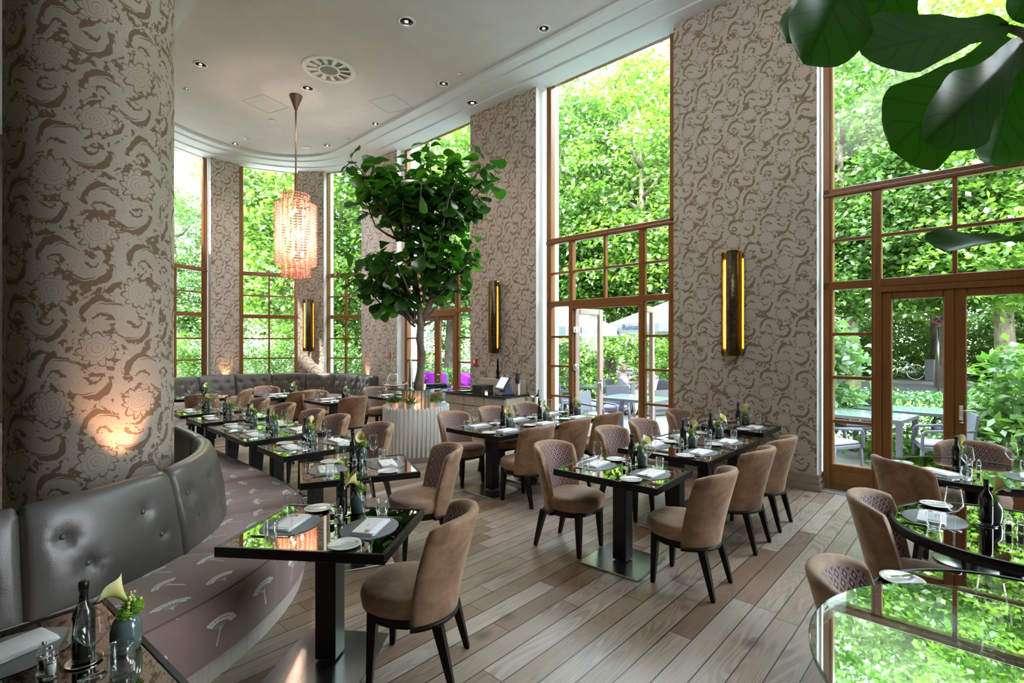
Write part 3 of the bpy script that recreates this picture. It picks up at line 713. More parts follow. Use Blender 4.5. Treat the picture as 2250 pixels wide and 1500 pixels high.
def make_round():
    t=empty('round_table',(0,0,0),0,None,'table'); m=MB(); r=.545
    m.lathe([(r-.03,.700),(r,.704),(r,.752),(r-.004,.757),(r-.024,.757),(r-.024,.750),(r-.024,.74),(0,.74)],(0,0,0),64); m.build('table_rim',M['black'],t)
    m=MB(); m.lathe([(0,.7535),(r-.024,.7535)],(0,0,0),64,cap=False); m.build('mirror_top',M['mirror'],t)
    m=MB(); m.lathe([(.05,.02),(.05,.7)],(0,0,0),24); m.build('pedestal',M['black_col'],t)
    m=MB(); m.lathe([(.26,0),(.26,.014),(.25,.02),(0,.024)],(0,0,0),40); m.build('base_plate',M['steel'],t); return t
RTB=make_round()
UN=U; UAr=UA
def V2(x,y): return Vector((x,y,0))
TABLES=[] # (pos, angle, phrase, kind, sideA phrase(-x), sideB phrase(+x), detail)
A45=math.radians(45)
TABLES+= [
 (V2(-1.518,1.525),math.radians(-37.7),'cropped table against the first leather panel','sq','bench side','open side',0),
 (V2(-1.035,2.886),math.radians(-6.2),'first full table along the bench','sq','bench side','chair side',2),
 (V2(-1.29,4.25),math.radians(23),'second table along the bench','sq','bench side','chair side',2),
 (V2(-2.008,5.183),math.radians(45),'third table along the bench','sq','bench side','chair side',2),
 (V2(-2.723,5.873),A45,'fourth table along the bench','sq','bench side','chair side',2),
 (V2(-3.225,6.381),A45,'fifth table along the bench','sq','bench side','chair side',2),
 (V2(-3.926,7.095),A45,'sixth table along the bench','sq','bench side','chair side',1),
 (V2(-4.65,7.79),A45,'seventh table along the bench','sq','bench side','chair side',1),
 (V2(-5.95,9.70),math.radians(20),'bay table past the long bench row','sq','sofa side','chair side',1),
 (V2(-4.57,10.05),UAr,'bay table beneath the chandelier','sq','sofa side','aisle side',1),
 (V2(-3.23,9.19),UAr,'table between chandelier and planter','sq','bay side','aisle side',1),
 (V2(-2.28,9.90),UAr,'table directly behind the planter','sq','bay side','door side',1),
 (V2(-.24,6.16),UAr,'sideboard-row table at the room end','sq','planter side','aisle side',2),
 (V2(.25,6.69),UAr,'middle table of the sideboard row','sq','planter side','aisle side',2),
 (V2(.74,7.22),UAr,'sideboard-row table at the open door','sq','planter side','aisle side',2),
 (V2(.909,4.17),math.radians(-40),'lone table in mid floor','sq','planter side','round-table side',2),
 (V2(1.611,4.976),UAr,'room-side half of the paired tables','sq','planter side','round-table side',2),
 (V2(2.088,5.489),UAr,'wall-side half of the paired tables','sq','planter side','round-table side',2),
 (V2(2.79,6.38),UAr,'table against the wallpapered pier','sq','door side','garden side',2),
 (V2(1.92,1.81),0,'round table under the glass tier','rd','floor side','window side',2),
 (V2(2.745,2.785),0,'middle round table','rd','floor side','window side',2),
 (V2(3.74,4.12),0,'round table at the garden doors','rd','floor side','window side',2),
]
for p,a,ph,k,sa,sb,d in TABLES:
    lab={'sq':'dark framed mirror-top table, %s','rd':'round mirror-top table, %s'}[k]%ph
    if k=='sq': place(TB,p,a,lab,'square mirror tables')
    else: place(RTB,p,0,lab,'round mirror tables')
def chair(x,y,a,lab): place(CH,(x,y,0),a,lab,'velvet dining chairs')
def at_table(i,side,off=.54,sh=0,da=0,lab=None):
    p,a,ph,k,sa,sb,d=TABLES[i]; s=-1 if side=='a' else 1
    dv=Vector((math.cos(a),math.sin(a),0))*s; q=p+dv*off+Vector((-dv.y,dv.x,0))*sh
    chair(q.x,q.y,math.atan2(-dv.y,-dv.x)+da,lab or 'taupe velvet chair with diamond inner back, %s of %s'%(sa if side=='a' else sb,ph))
at_table(1,'b',.52); at_table(2,'b',.56,-.04); at_table(3,'b',.56,.03); 
for i in(4,5,6,7): at_table(i,'b',.55)
at_table(8,'b',.56,0,.0,'velvet chair turned side on at the bay table beyond the bench row'); chair(-5.62,9.22,math.radians(115),'plain-backed velvet chair beside the bay table')
at_table(9,'a',.58,0); at_table(9,'b',.54,.10); at_table(10,'a',.58,0); at_table(10,'b',.56); at_table(11,'a',.58,0); chair(-1.62,9.55,UA+PI,'velvet chair half hidden behind the glass planter tier')
for i in(12,13,14): at_table(i,'a',.56); at_table(i,'b',.56)
at_table(15,'a',.52,0,.0); at_table(15,'b',.56,.0)
for i in(16,17): at_table(i,'a',.56); at_table(i,'b',.56)
at_table(18,'a',.56)
a=math.atan2(-.57,.82)
chair(1.50,1.93,a,'velvet chair beside the glass tier, back end cropping it')
chair(2.32,2.92,math.atan2(-.65,.76),'velvet chair pulled up to the middle round table')
chair(3.24,4.03,math.radians(4),'velvet chair with plain back turned to the garden doors')
chair(4.09,4.50,math.atan2(-.75,-.62),'velvet chair facing the room before the garden shrubs')

M['pipe']=mat('mauve piping',(.17,.11,.10),.8)
# ---------------------------------------------------------------- banquettes
def spline(pts,step=.03):
    P=[Vector((*p,0)) for p in pts]; out=[]
    P=[P[0]*2-P[1]]+P+[P[-1]*2-P[-2]]
    for i in range(1,len(P)-2):
        n=max(2,int((P[i+1]-P[i]).length/.02))
        for k in range(n):
            t=k/n; a,b,c,d=P[i-1],P[i],P[i+1],P[i+2]
            out.append(.5*((2*b)+(-a+c)*t+(2*a-5*b+4*c-d)*t*t+(-a+3*b-3*c+d)*t**3))
    out.append(P[-2])
    L=[0]
    for i in range(1,len(out)): L.append(L[-1]+(out[i]-out[i-1]).length)
    return out,L
class Path:
    def __init__(s,pts): s.P,s.L=spline(pts); s.len=s.L[-1]
    def at(s,d):
        d=max(0,min(s.len-1e-6,d)); i=int(np.searchsorted(s.L,d))-1; i=max(0,min(len(s.P)-2,i))
        f=(d-s.L[i])/max(1e-9,s.L[i+1]-s.L[i]); p=s.P[i].lerp(s.P[i+1],f)
        a=s.P[max(0,i-4)];b=s.P[min(len(s.P)-1,i+5)]; t=(b-a).normalized(); return p,Vector((t.y,-t.x,0))  # outward normal = to the seat
def near(path,xy):
    q=Vector((*xy,0)); i=min(range(len(path.P)),key=lambda k:(path.P[k]-q).length); return path.L[i]
def banquette(root,path,cuts,bcuts,rows,cols,depth=.62,hb=.98,side=1,plinth=M['base'],motifs=True,seed=1):
    rnd=random.Random(seed)
    prof=[(0.0,.40),(0.0,.452),(.04,.462),(.15,.470),(.35,.474),(.5,.466),(.575,.45),(.607,.425),(.622,.39),(.625,.30),(.622,.16),(.61,.125)]
    PL=[0]
    for i in range(1,len(prof)): PL.append(PL[-1]+math.dist(prof[i],prof[i-1]))
    def SF(d,w):   # point on seat surface at arclength d along, w along profile (metres)
        i=max(0,min(len(prof)-2,int(np.searchsorted(PL,w))-1)); f=(w-PL[i])/(PL[i+1]-PL[i]); x=prof[i][0]+(prof[i+1][0]-prof[i][0])*f; z=prof[i][1]+(prof[i+1][1]-prof[i][1])*f
        p,n=path.at(d); return p+n*(x*side)*(depth/.62)+Vector((0,0,z))
    for a,b in zip(cuts[:-1],cuts[1:]):
        m=MB(); L_=b-a; nu=max(6,int(L_/.05))
        def G(u,v):
            w=PL[-1]*v; e=min(u,1-u)*L_; pinch=.016*math.exp(-(e/.018)**2); q=SF(a+L_*u,w)
            p,n=path.at(a+L_*u); return q-Vector((0,0,pinch*.9))-n*side*pinch*(.9 if w>.6 else .0)
        us=nu
        # denser near the seams
        def warp(u): return u
        m.grid(lambda u,v:G(.5-.5*math.cos(PI*u) if False else u,v),nu,36,0,True,None,lambda u,v:(a+L_*u,PL[-1]*v),side>0)
        if motifs:
            nm=max(1,int(L_/.24)); 
            for i in range(nm+1):
                for j,wv in enumerate((.14,.36,.60,.82)):
                    d0=a+(i+.5*(j%2))*L_/max(1,nm)+rnd.uniform(-.02,.02); w0=wv+rnd.uniform(-.02,.02)
                    if d0<a+.07 or d0>b-.07: continue
                    ang=rnd.uniform(-.35,.35)
                    def TP(x,y):   # x along path, y up the stem towards the back
                        x*=1.3;y*=1.3; xx=x*math.cos(ang)-y*math.sin(ang); yy=x*math.sin(ang)+y*math.cos(ang)
                        q=SF(d0+xx,max(.02,min(PL[-1]-.01,w0-yy))); q1=SF(d0+xx+.01,max(.02,min(PL[-1]-.01,w0-yy))); q2=SF(d0+xx,max(.02,min(PL[-1]-.01,w0-yy+.01)))
                        nn=(q1-q).cross(q2-q).normalized(); 
                        if nn.z<0 and w0-yy<.6: nn=-nn
                        if w0-yy>=.6:
                            p,nv=path.at(d0+xx)
                            if nn.dot(nv*side)<0: nn=-nn
                        return q+nn*.0016
                    polys=[[(-.0028,-.055),(.0028,-.055),(.0022,.01),(-.0022,.01)]]
                    for k in range(-3,4):
                        a_=k*.32; tx,ty=.05*math.sin(a_)*1.1,.012+.04*math.cos(a_)
                        polys.append([(-.0012,.008),(.0012,.008),(tx+.001,ty),(tx-.001,ty)])
                        for r_ in(.0,.013):
                            for kk in(0,1):
                                a2=a_+(.16 if kk else 0); ex,ey=(.052-r_)*math.sin(a2)*1.1,.012+(.044-r_)*math.cos(a2); h=.0076
                                polys.append([(ex+h*math.cos(g)*rnd.uniform(.8,1.2),ey+h*.8*math.sin(g)*rnd.uniform(.8,1.2)) for g in [2*PI*s_/6 for s_ in range(6)]])
                    for pl in polys: m.add([TP(x,y) for x,y in pl],[tuple(range(len(pl)))],1,False)
        cu=m.build('seat_cushion',[M['herring'],M['motif']],root)
        m=MB(); m.tube([SF(a+.012+(L_-.024)*k/nu,PL[6]+.012)+path.at(a+L_*k/nu)[1]*side*.001 for k in range(nu+1)],.0045,6); m.build('piping',M['pipe'],cu)
    # plinth
    m=MB(); m.grid(lambda u,v:(lambda pn:pn[0]+pn[1]*side*(depth-.035)+Vector((0,0,.14*v)))(path.at(cuts[0]+(cuts[-1]-cuts[0])*u)),80,1,0,True); m.build('plinth',plinth,root)
    # back panels
    bp_=[(0.012,.44),(-.004,.52),(-.02,.62),(-.04,.72),(-.058,.82),(-.075,.90),(-.09,hb-.035),(-.115,hb-.008),(-.145,hb),(-.175,hb-.01),(-.195,hb-.04),(-.20,.85),(-.20,.5),(-.20,.0)]
    BL=[0]
    for i in range(1,len(bp_)): BL.append(BL[-1]+math.dist(bp_[i],bp_[i-1]))
    WF=BL[8]
    for (a,b) in zip(bcuts[:-1],bcuts[1:]):
        L_=b-a; btn=[]
        nc=max(1,round(L_/cols)); 
        for r_,z_ in enumerate(rows):
            for i in range(nc): btn.append((a+L_*(i+.5)/nc+(.05 if r_%2 else -.05)*(1 if nc>1 else 1),z_))
        m=MB()
        def BF(d,w,disp=True):
            i=max(0,min(len(bp_)-2,int(np.searchsorted(BL,w))-1)); f=(w-BL[i])/(BL[i+1]-BL[i]); x=bp_[i][0]+(bp_[i+1][0]-bp_[i][0])*f; z=bp_[i][1]+(bp_[i+1][1]-bp_[i][1])*f
            e=min(d-a,b-d); front=max(0,1-max(0,(w-WF*.8)/(WF*.5)))
            bulge=.030*math.sin(PI*min(1,max(0,w/WF)))**.6*min(1,max(0,e)/.10)**.6 if w<WF else 0
            dm=0
            if w<WF*1.05:
                for (bd,bz) in btn:
                    rr=math.hypot((d-bd),(z-bz)*1.0); dm+=.034*math.exp(-(rr/.045)**1.3)
                    # crease running down from the button
                    cx=(d-bd)-.05*math.sin((bz-z)*9); 
                    if z<bz: dm+=.008*math.exp(-(cx/.010)**2)*math.exp(-((bz-z)/.11)**2)
                    g=math.atan2(z-bz,d-bd); dm+=.0035*math.sin(g*7+bd*40)*math.exp(-(rr/.07)**2)*min(1,rr/.02)
            seam=.03*math.exp(-(max(0,e)/.012)**2)
            p,n=path.at(d); 
            top=.012*math.sin(min(1,max(0,e)/.2)*PI/2) if 6<=i<=10 else 0
            xx=x+bulge-dm-seam*(1 if w<BL[9] else -1)
            return p+n*side*xx+Vector((0,0,z+top-(seam*.8 if 6<=i<=10 else 0)))
        nu=max(14,int(L_/.022)); nv=54
        def wv(v): return v*BL[10]*1.0/.8 if v<.8 else BL[10]+(v-.8)/.2*(BL[-1]-BL[10])
        m.grid(lambda u,v:BF(a+L_*u,wv(v)),nu,nv,0,True,None,None,side<0)
        pan=m.build('back_panel',M['leather'],root)
        for bd,bz in btn:
            i=next(k for k in range(len(bp_)) if bp_[k][1]>bz); f=(bz-bp_[i-1][1])/(bp_[i][1]-bp_[i-1][1]); wq=BL[i-1]+(BL[i]-BL[i-1])*f
            q=BF(bd,wq); p,n=path.at(bd); q=q+n*side*.006
            bm=MB(); bm.lathe([(0,-.004),(.013,-.002),(.0145,.003),(.008,.008),(0,.009)],(0,0,0),12,0,True,Matrix.Translation(q)@Vector((0,0,1)).rotation_difference(n*side+Vector((0,0,.2))).to_matrix().to_4x4(),cap=False); bm.build('button',M['leather'],pan)
np1=[(-3.5,1.25),(-2.95,1.83),(-2.45,2.32),(-2.20,2.72),(-2.10,3.25),(-2.19,3.8),(-2.50,4.36),(-3.12,5.0),(-3.85,5.70),(-4.6,6.42),(-5.35,7.12),(-6.1,7.85)]
pa=Path(np1)
sa_=near(pa,(-2.33,2.44)); sb_=near(pa,(-2.10,3.25)); sc_=near(pa,(-2.62,4.5))
bc=[.02,sa_-.85,sa_,sb_,sc_,sc_+.9,sc_+1.8,sc_+2.7,pa.len-.02]
cc=[.02,sa_-.75,sa_+.05,sb_,near(pa,(-2.25,3.95)),sc_+.3,sc_+1.0,sc_+1.7,sc_+2.4,pa.len-.02]
bq=empty('banquette',(0,0,0),0,'long curved bench with tufted grey leather back and tree-print seat, round the column','banquette')
banquette(bq,pa,cc,bc,(.80,.635),.36,side=1,plinth=M['plinth'] if 'plinth' in M else noisy('limed wood plinth',(.42,.38,.32),(.52,.48,.42),4,.6,stretch=(12,12,.6)))
fp=[(BC.x+2.28*math.cos(math.radians(g)),BC.y+2.28*math.sin(math.radians(g))) for g in range(215,44,-12)]+[(-3.62,12.45),(-3.40,12.30)]
pb=Path(fp); 
bq2=empty('banquette',(0,0,0),0,'semicircular tufted grey leather bench lining the window bay','banquette')
nb=9; cutsb=[.02+(pb.len-.04)*k/nb for k in range(nb+1)]
banquette(bq2,pb,cutsb,cutsb,(.80,.62),.26,side=1,plinth=bpy.data.materials['limed wood plinth'],motifs=False)
m=MB(); p,n=pb.at(pb.len-.03); m.box((p.x+n.x*-.09+.03,p.y+n.y*-.09-.02,.49),(.11,.22,.98),math.atan2(n.y,n.x)+PI/2,.03); m.build('end_panel',M['leather'],bq2)
# warm uplights hidden behind the benches
def up(x,y,z,d,e,sp=62,name='bench_uplight'):
    o=light('SPOT',name,(x,y,z),e,(1,.50,.27),spot_size=math.radians(sp),spot_blend=.6,shadow_soft_size=.03); aim(o,d); return o
up(-2.60,3.47,.80,(-.16,.10,1),26,62)
for g in(136,47): 
    q=bp(g,2.5); up(q.x,q.y,.82,(-.02*math.cos(math.radians(g))+.05*math.cos(math.radians(g)),.05*math.sin(math.radians(g)),1),14,58)
# ================================================================ TABLEWARE
TZ=.7541
def p_wine():
    t=empty('wine_glass',cat='wine glass'); m=MB(); m.lathe([(.036,.0),(.036,.002),(.012,.006),(.004,.014),(.0035,.055),(.004,.098),(.010,.106)],(0,0,0),24,cap=True); m.build('stem',M['glass'],t)
    m=MB(); m.lathe([(.004,.100),(.020,.108),(.043,.140),(.0445,.150),(.040,.185),(.034,.232),(.0345,.2335),(.0345,.232)],(0,0,0),28,cap=False); m.build('bowl',M['glass'],t); return t
def p_tumbler():
    t=empty('water_glass',cat='glass'); m=MB(); m.lathe([(.025,.0),(.030,.006),(.037,.045),(.036,.085),(.033,.098),(.0315,.098),(.034,.085),(.035,.045),(.027,.014),(0,.012)],(0,0,0),28,cap=True); m.build('tumbler_body',M['glass'],t); return t
def p_plate():
    m=MB(); m.lathe([(.045,0),(.075,.010),(.083,.014),(.083,.016),(.073,.012),(.050,.006),(0,.005)],(0,0,0),36); return tag(m.build('side_plate',M['white']),cat='plate')
def p_mat():
    m=MB(); m.lathe([(.185,0),(.187,.0015),(.185,.003),(0,.003)],(0,0,0),44,sx=.82,sy=1.0); return tag(m.build('placemat',M['weave']),cat='placemat')
def p_napkin():
    m=MB(); rnd=random.Random(4)
    for k,(z0,z1,w_,l_,dx) in enumerate(((.0,.005,.135,.255,0),(.0045,.009,.131,.25,.001),(.0085,.0135,.128,.246,-.001))):
        R=[]
        for z,s in((z0,.985),(z0+.0015,1),(z1-.002,1.0),(z1,.965)):
            r=[]
            for c in range(4):
                sx_,sy_=((1,1),(-1,1),(-1,-1),(1,-1))[c]
                for a in range(4):
                    g=(c*PI/2)+a*PI/6; r.append((dx+sx_*(w_/2-.012)*s+.012*math.cos(g),sy_*(l_/2-.012)*s+.012*math.sin(g),z+.0012+.0012*math.sin(g*3+k)))
            R.append(r)
        m.loft(R)
    return tag(m.build('napkin',M['linen']),cat='napkin')
def p_menu():
    t=empty('menu_card',cat='menu'); m=MB(); m.box((0,0,.0012),(.10,.215,.0016)); m.build('card',M['card'],t)
    m=MB(); 
    for x,y,r,mm in((-.028,.088,.012,0),(-.018,.074,.009,1),(-.034,.070,.008,2),(-.02,.094,.007,1)): m.prism([(x+r*math.cos(k*PI/4),y+r*math.sin(k*PI/4)) for k in range(8)],.0021,.0023,mm)
    m.prism([(.0,-.02),(.004,-.02),(.004,.012),(.0,.012)],.0021,.0023,3); m.build('print',[M['red'],M['grn'],M['orange'],M['ink']],t); return t
def p_fork():
    m=MB(); m.loft([[(x,y-w_/2,z),(x,y+w_/2,z),(x,y+w_/2,z+.0018),(x,y-w_/2,z+.0018)] for x,y,w_,z in((-.095,0,.012,.001),(-.06,0,.010,.003),(0,0,.006,.006),(.035,0,.009,.004),(.045,0,.020,.002),(.06,0,.021,.001))],smooth=False)
    for k in(-1.5,-.5,.5,1.5): m.box((.078,k*.0056,.0035),(.036,.0032,.0016),0,0)
    return tag(m.build('dinner_fork',M['silver']),cat='fork')
def p_knife(nm='dinner_knife',L_=.21,cat='knife'):
    m=MB(); m.loft([[(x*L_/.21,y-w_/2,0),(x*L_/.21,y+w_/2,0),(x*L_/.21,y+w_/2,h),(x*L_/.21,y-w_/2,h)] for x,y,w_,h in((-.105,0,.012,.005),(-.08,0,.014,.007),(-.01,0,.010,.006),(0,0,.012,.003),(.06,.001,.018,.002),(.095,.002,.012,.0018),(.105,.003,.003,.0015))],smooth=False)
    return tag(m.build(nm,M['silver']),cat=cat)
M['bottleg']=mat('black bottle glass',(.010,.012,.008),.06,Specular_IOR_Level=.8); M['teal']=mat('grey green glaze',(.085,.135,.13),.12,Coat_Weight=.5); M['cap']=mat('black cap',(.01,.01,.01),.35)
def p_bottle():
    t=empty('oil_bottle',cat='bottle'); m=MB(); m.lathe([(0,0),(.029,0),(.0305,.004),(.0305,.145),(.027,.165),(.013,.188),(.012,.225),(.0135,.227),(.0135,.236),(.012,.238)],(0,0,.004),24); m.build('bottle_body',M['bottleg'],t)
    m=MB(); m.lathe([(.0145,0),(.0145,.022),(.013,.024),(0,.024)],(0,0,.236),16); m.build('cap',M['cap'],t); return t
def p_coaster():
    m=MB(); m.lathe([(.042,0),(.05,.003),(.052,.006),(.048,.004),(.035,.0025),(0,.0025)],(0,0,0),32); return tag(m.build('bottle_coaster',M['silver']),cat='coaster')
def p_mill(nm,inner,cat):
    t=empty(nm,cat=cat); m=MB(); m.lathe([(.020,0),(.021,.006),(.019,.012),(.0165,.02),(.0165,.05),(.019,.058),(.0185,.064),(.014,.068),(.016,.074),(.0155,.082),(.010,.088),(0,.090)],(0,0,0),20); m.build('clear_body',M['glass'],t)
    m=MB(); m.lathe([(0,.014),(.013,.014),(.013,.048),(0,.048)],(0,0,0),14,cap=False); m.build('filling',inner,t)
    m=MB(); m.lathe([(0,.089),(.005,.09),(.0065,.095),(.005,.10),(0,.102)],(0,0,0),10,cap=False); m.build('knob',M['silver'],t); m=MB(); m.lathe([(.0172,.049),(.0172,.053)],(0,0,0),14); m.build('collar',M['silver'],t); return t
M['pepper']=noisy('peppercorns',(.01,.008,.006),(.06,.045,.035),300,.8); M['salt']=noisy('salt',(.75,.75,.74),(.9,.9,.9),300,.8)
M['calla']=NT('calla'); _x=M['calla']; _s=_x.sep(_x.n('UVMap').outputs[0]); _x.set(Base_Color=_x.ramp(_s[1],[(0.,(.22,.34,.04)),(.35,(.60,.62,.12)),(.75,(.84,.76,.28)),(1.,(.90,.84,.48))]),Roughness=.45,Subsurface_Weight=.0); M['calla']=_x.m
M['pom']=noisy('lime pompom',(.10,.28,.01),(.36,.62,.05),60,.8); M['berry']=mat('pale berries',(.62,.60,.22),.35); M['stemg']=mat('green stem',(.10,.20,.04),.5)
def p_vase():
    t=empty('flower_vase',cat='vase'); m=MB(); m.lathe([(.0,.0),(.036,0),(.043,.006),(.046,.05),(.045,.085),(.036,.105),(.028,.112),(.028,.118),(.031,.122),(.027,.122),(.024,.112)],(0,0,0),28,cap=False); m.build('vase_body',M['teal'],t)
    def Cf(u,v):
        a=2*PI*u; tip=max(0,-math.cos(a))**3; r=.007+.037*v**2.2+ (.020*tip*v**4); z=.085*v+ .012*math.cos(a)*v**3+.006*math.sin(3*a)*v**3- .01*tip*v**6
        x,y=r*math.cos(a),r*math.sin(a)*.9
        q=Vector((x,y,z)); q=Matrix.Rotation(math.radians(-34),3,'Y')@q; return q+Vector((.004,0,.160))
    m=MB(); m.grid(Cf,26,12,0,True,None,lambda u,v:(u,v)); o=m.build('calla_bloom',M['calla'],t)
    m=MB(); m.tube([(0,0,.10),(.004,0,.14),(.003,0,.168)],.0055,8); m.tube([(0,0,0.02),(-.01,0,.03)],.001,3); m.build('stem',M['stemg'],t)
    m=MB(); rnd=random.Random(3)
    def pom(cx,cy_,cz,r,n):
        for k in range(n):
            z=1-2*(k+.5)/n; a=k*2.39996; s=math.sqrt(1-z*z); d=Vector((s*math.cos(a),s*math.sin(a),z)); p=Vector((cx,cy_,cz)); q=d.orthogonal().normalized()*.0035; e=p+d*r*rnd.uniform(.85,1.12); b=p+d*r*.3
            m.add([b-q,b+q,e+q*.4,e-q*.4],[(0,1,2,3)],0,False); q=d.cross(q).normalized()*.0035; m.add([b-q,b+q,e+q*.4,e-q*.4],[(0,1,2,3)],0,False)
        m.lathe([(0,-r*.75),(r*.55,-r*.45),(r*.78,0),(r*.55,r*.5),(0,r*.75)],(cx,cy_,cz),12,cap=False)
    pom(.016,.010,.138,.034,150); pom(.006,-.022,.130,.024,90); pom(.036,-.014,.148,.020,70); m.build('pompom_flowers',M['pom'],t)
    m=MB(); 
    for k in range(11):
        a=rnd.uniform(-1.2,1.6); r=rnd.uniform(.012,.045); z=.165+rnd.uniform(-.012,.02); c=(r*math.cos(a),r*math.sin(a),z); m.lathe([(0,-.006),(.0045,-.004),(.006,0),(.0045,.004),(0,.006)],c,8,cap=False)
    m.build('berries',M['berry'],t); return t
PR=dict(wine=p_wine(),tum=p_tumbler(),plate=p_plate(),mat=p_mat(),nap=p_napkin(),menu=p_menu(),fork=p_fork(),knife=p_knife(),bk=p_knife('butter_knife',.15),bottle=p_bottle(),coast=p_coaster(),salt=p_mill('salt_mill',M['salt'],'salt mill'),pep=p_mill('pepper_mill',M['pepper'],'pepper mill'),vase=p_vase())
GR=dict(wine='wine glasses',tum='water glasses',plate='side plates',mat='woven placemats',nap='folded napkins',menu='menu cards',fork='dinner forks',knife='dinner knives',bk='butter knives',bottle='dark oil bottles',coast='bottle coasters',salt='salt mills',pep='pepper mills',vase='calla vases')
LB=dict(wine='empty stemmed wine glass',tum='empty water tumbler',plate='white side plate',mat='woven placemat',nap='folded white napkin',menu='white menu card',fork='silver fork',knife='silver knife',bk='small butter knife',bottle='dark oil bottle',coast='silver bottle coaster',salt='salt mill with white filling',pep='pepper mill with black filling',vase='green-grey vase with calla lily')
def put(k,x,y,rz,where,z=0): return place(PR[k],(x,y,TZ+z),rz,LB[k]+', '+where,GR[k])
rt=random.Random(11)
def setting(i,d,side,R0=.235,det=2,only=None,rot=0):
    p,a,ph,kk,sa,sb,_=TABLES[i]; f=-d; lf=Vector((-f.y,f.x,0)); wh='%s of %s'%(side,ph) if side else ph
    an=math.atan2(f.y,f.x)+rt.uniform(-.05,.05)
    def L(a_,b_): q=p+d*a_+lf*b_; return q.x,q.y
    j=lambda s=.012: rt.uniform(-s,s)
    if det==2:
        put('mat',*L(R0,j()),an,wh); put('nap',*L(R0+.01,j()),an+rot,wh,.003); put('menu',*L(R0-.005,.012),an+rot+j(.06),wh,.0185)
        put('fork',*L(R0-.005,.165),an+j(.1),wh,.0032 if False else .0); put('knife',*L(R0+.02,-.178),an+j(.06),wh)
    else: put('nap',*L(R0+.01,j()),an+rot,wh)
    e=.06 if R0>.3 else 0
    put('plate',*L(R0-.03+e*.5,.262+e),an,wh)
    if det==2: put('bk',*L(R0-.03+e*.5,.275+e),an+.5,wh,.0165)
    put('wine',*L(R0-.09,-.15),0,wh); put('tum',*L(R0-.005,-.205-(.0)),0,wh)
def centre(i,dx=0,dy=.0,det=2,flip=1):
    p,a,ph,kk,sa,sb,_=TABLES[i]; ux=Vector((math.cos(a),math.sin(a),0)); uy=Vector((-ux.y,ux.x,0))*flip
    def L(x,y): q=p+ux*(x+dx)+uy*(y+dy); return q.x,q.y
    put('pep',*L(-.02,.07),0,'on '+ph); put('salt',*L(.035,.055),0,'on '+ph); 
    if det==2: put('coast',*L(-.02,.20),0,'on '+ph)
    put('bottle',*L(-.02,.20),0,'on '+ph,.0026 if det==2 else 0); put('vase',*L(.06,.245),rt.uniform(0,6.28),'on '+ph)
for i,(p,a,ph,kk,sa,sb,det) in enumerate(TABLES):
    ux=Vector((math.cos(a),math.sin(a),0))
    if kk=='sq' and det:
        setting(i,-ux,sa,det=det); setting(i,ux,sb,det=det); centre(i,det=det)
    elif kk=='rd':
        if i==19: setting(i,Vector((-.95,.31,0)),'floor side',.33)
        if i==20: setting(i,Vector((-.75,.66,0)),'floor side',.33); centre(i,dy=-.07)
        if i==21: setting(i,Vector((-.98,-.18,0)),'chair-back side',.33); setting(i,Vector((.77,-.64,0)),'window side',.33); centre(i,dy=-.07)
# cropped corner table: everything placed where it stands
w0='on the cropped corner table'
put('mat',-1.69,1.69,math.radians(-37.7),w0); put('nap',-1.70,1.70,math.radians(-25),w0,.003); put('pep',-1.480,1.605,0,w0); put('salt',-1.44,1.585,0,w0)
put('coast',-1.405,1.665,0,w0); put('bottle',-1.405,1.665,0,w0,.0026); put('wine',-1.312,1.585,0,w0); put('tum',-1.232,1.60,0,w0); put('vase',-1.315,1.73,math.radians(20),w0)
put('fork',-1.575,1.80,math.radians(-60),w0); put('knife',-1.62,1.50,math.radians(-40),w0)
# ================================================================ PLANTS AND SERVICE
LV=(0,.04,.10,.22,.34,.50,.66,.78,.88,.95,.985,1); LW=(.03,.22,.40,.44,.46,.66,.92,1.0,.93,.68,.40,.03)
def leaf_mesh(m,base,dirv,up,L_,W_,droop=.25,fold=.15,mat_=0,na=7,nc=4,wav=.0,rnd=random):
    """fiddle-leaf: waisted outline, cupped and drooping"""
    dirv=dirv.normalized(); side=dirv.cross(up).normalized(); nrm=side.cross(dirv).normalized()
    def prof(v): return float(np.interp(v,LV,LW))
    ph=rnd.uniform(0,6)
    def F(u,v):
        s=(u*2-1); w_=prof(v)*W_/2*(1+.06*math.sin(v*17+ph+s))
        q=base+dirv*(L_*v*(1-.12*droop*v))+side*(s*w_)-nrm*(droop*L_*v*v*.55)+nrm*(fold*w_*abs(s)**1.3+wav*math.sin(v*15+ph)*abs(s)*L_)
        return q
    g_=lambda v:math.sin(v*PI/2)**1.15
    m.grid(lambda u,v:F(u,g_(v)),nc,na,mat_,True,None,lambda u,v:(u*2-1,g_(v)))
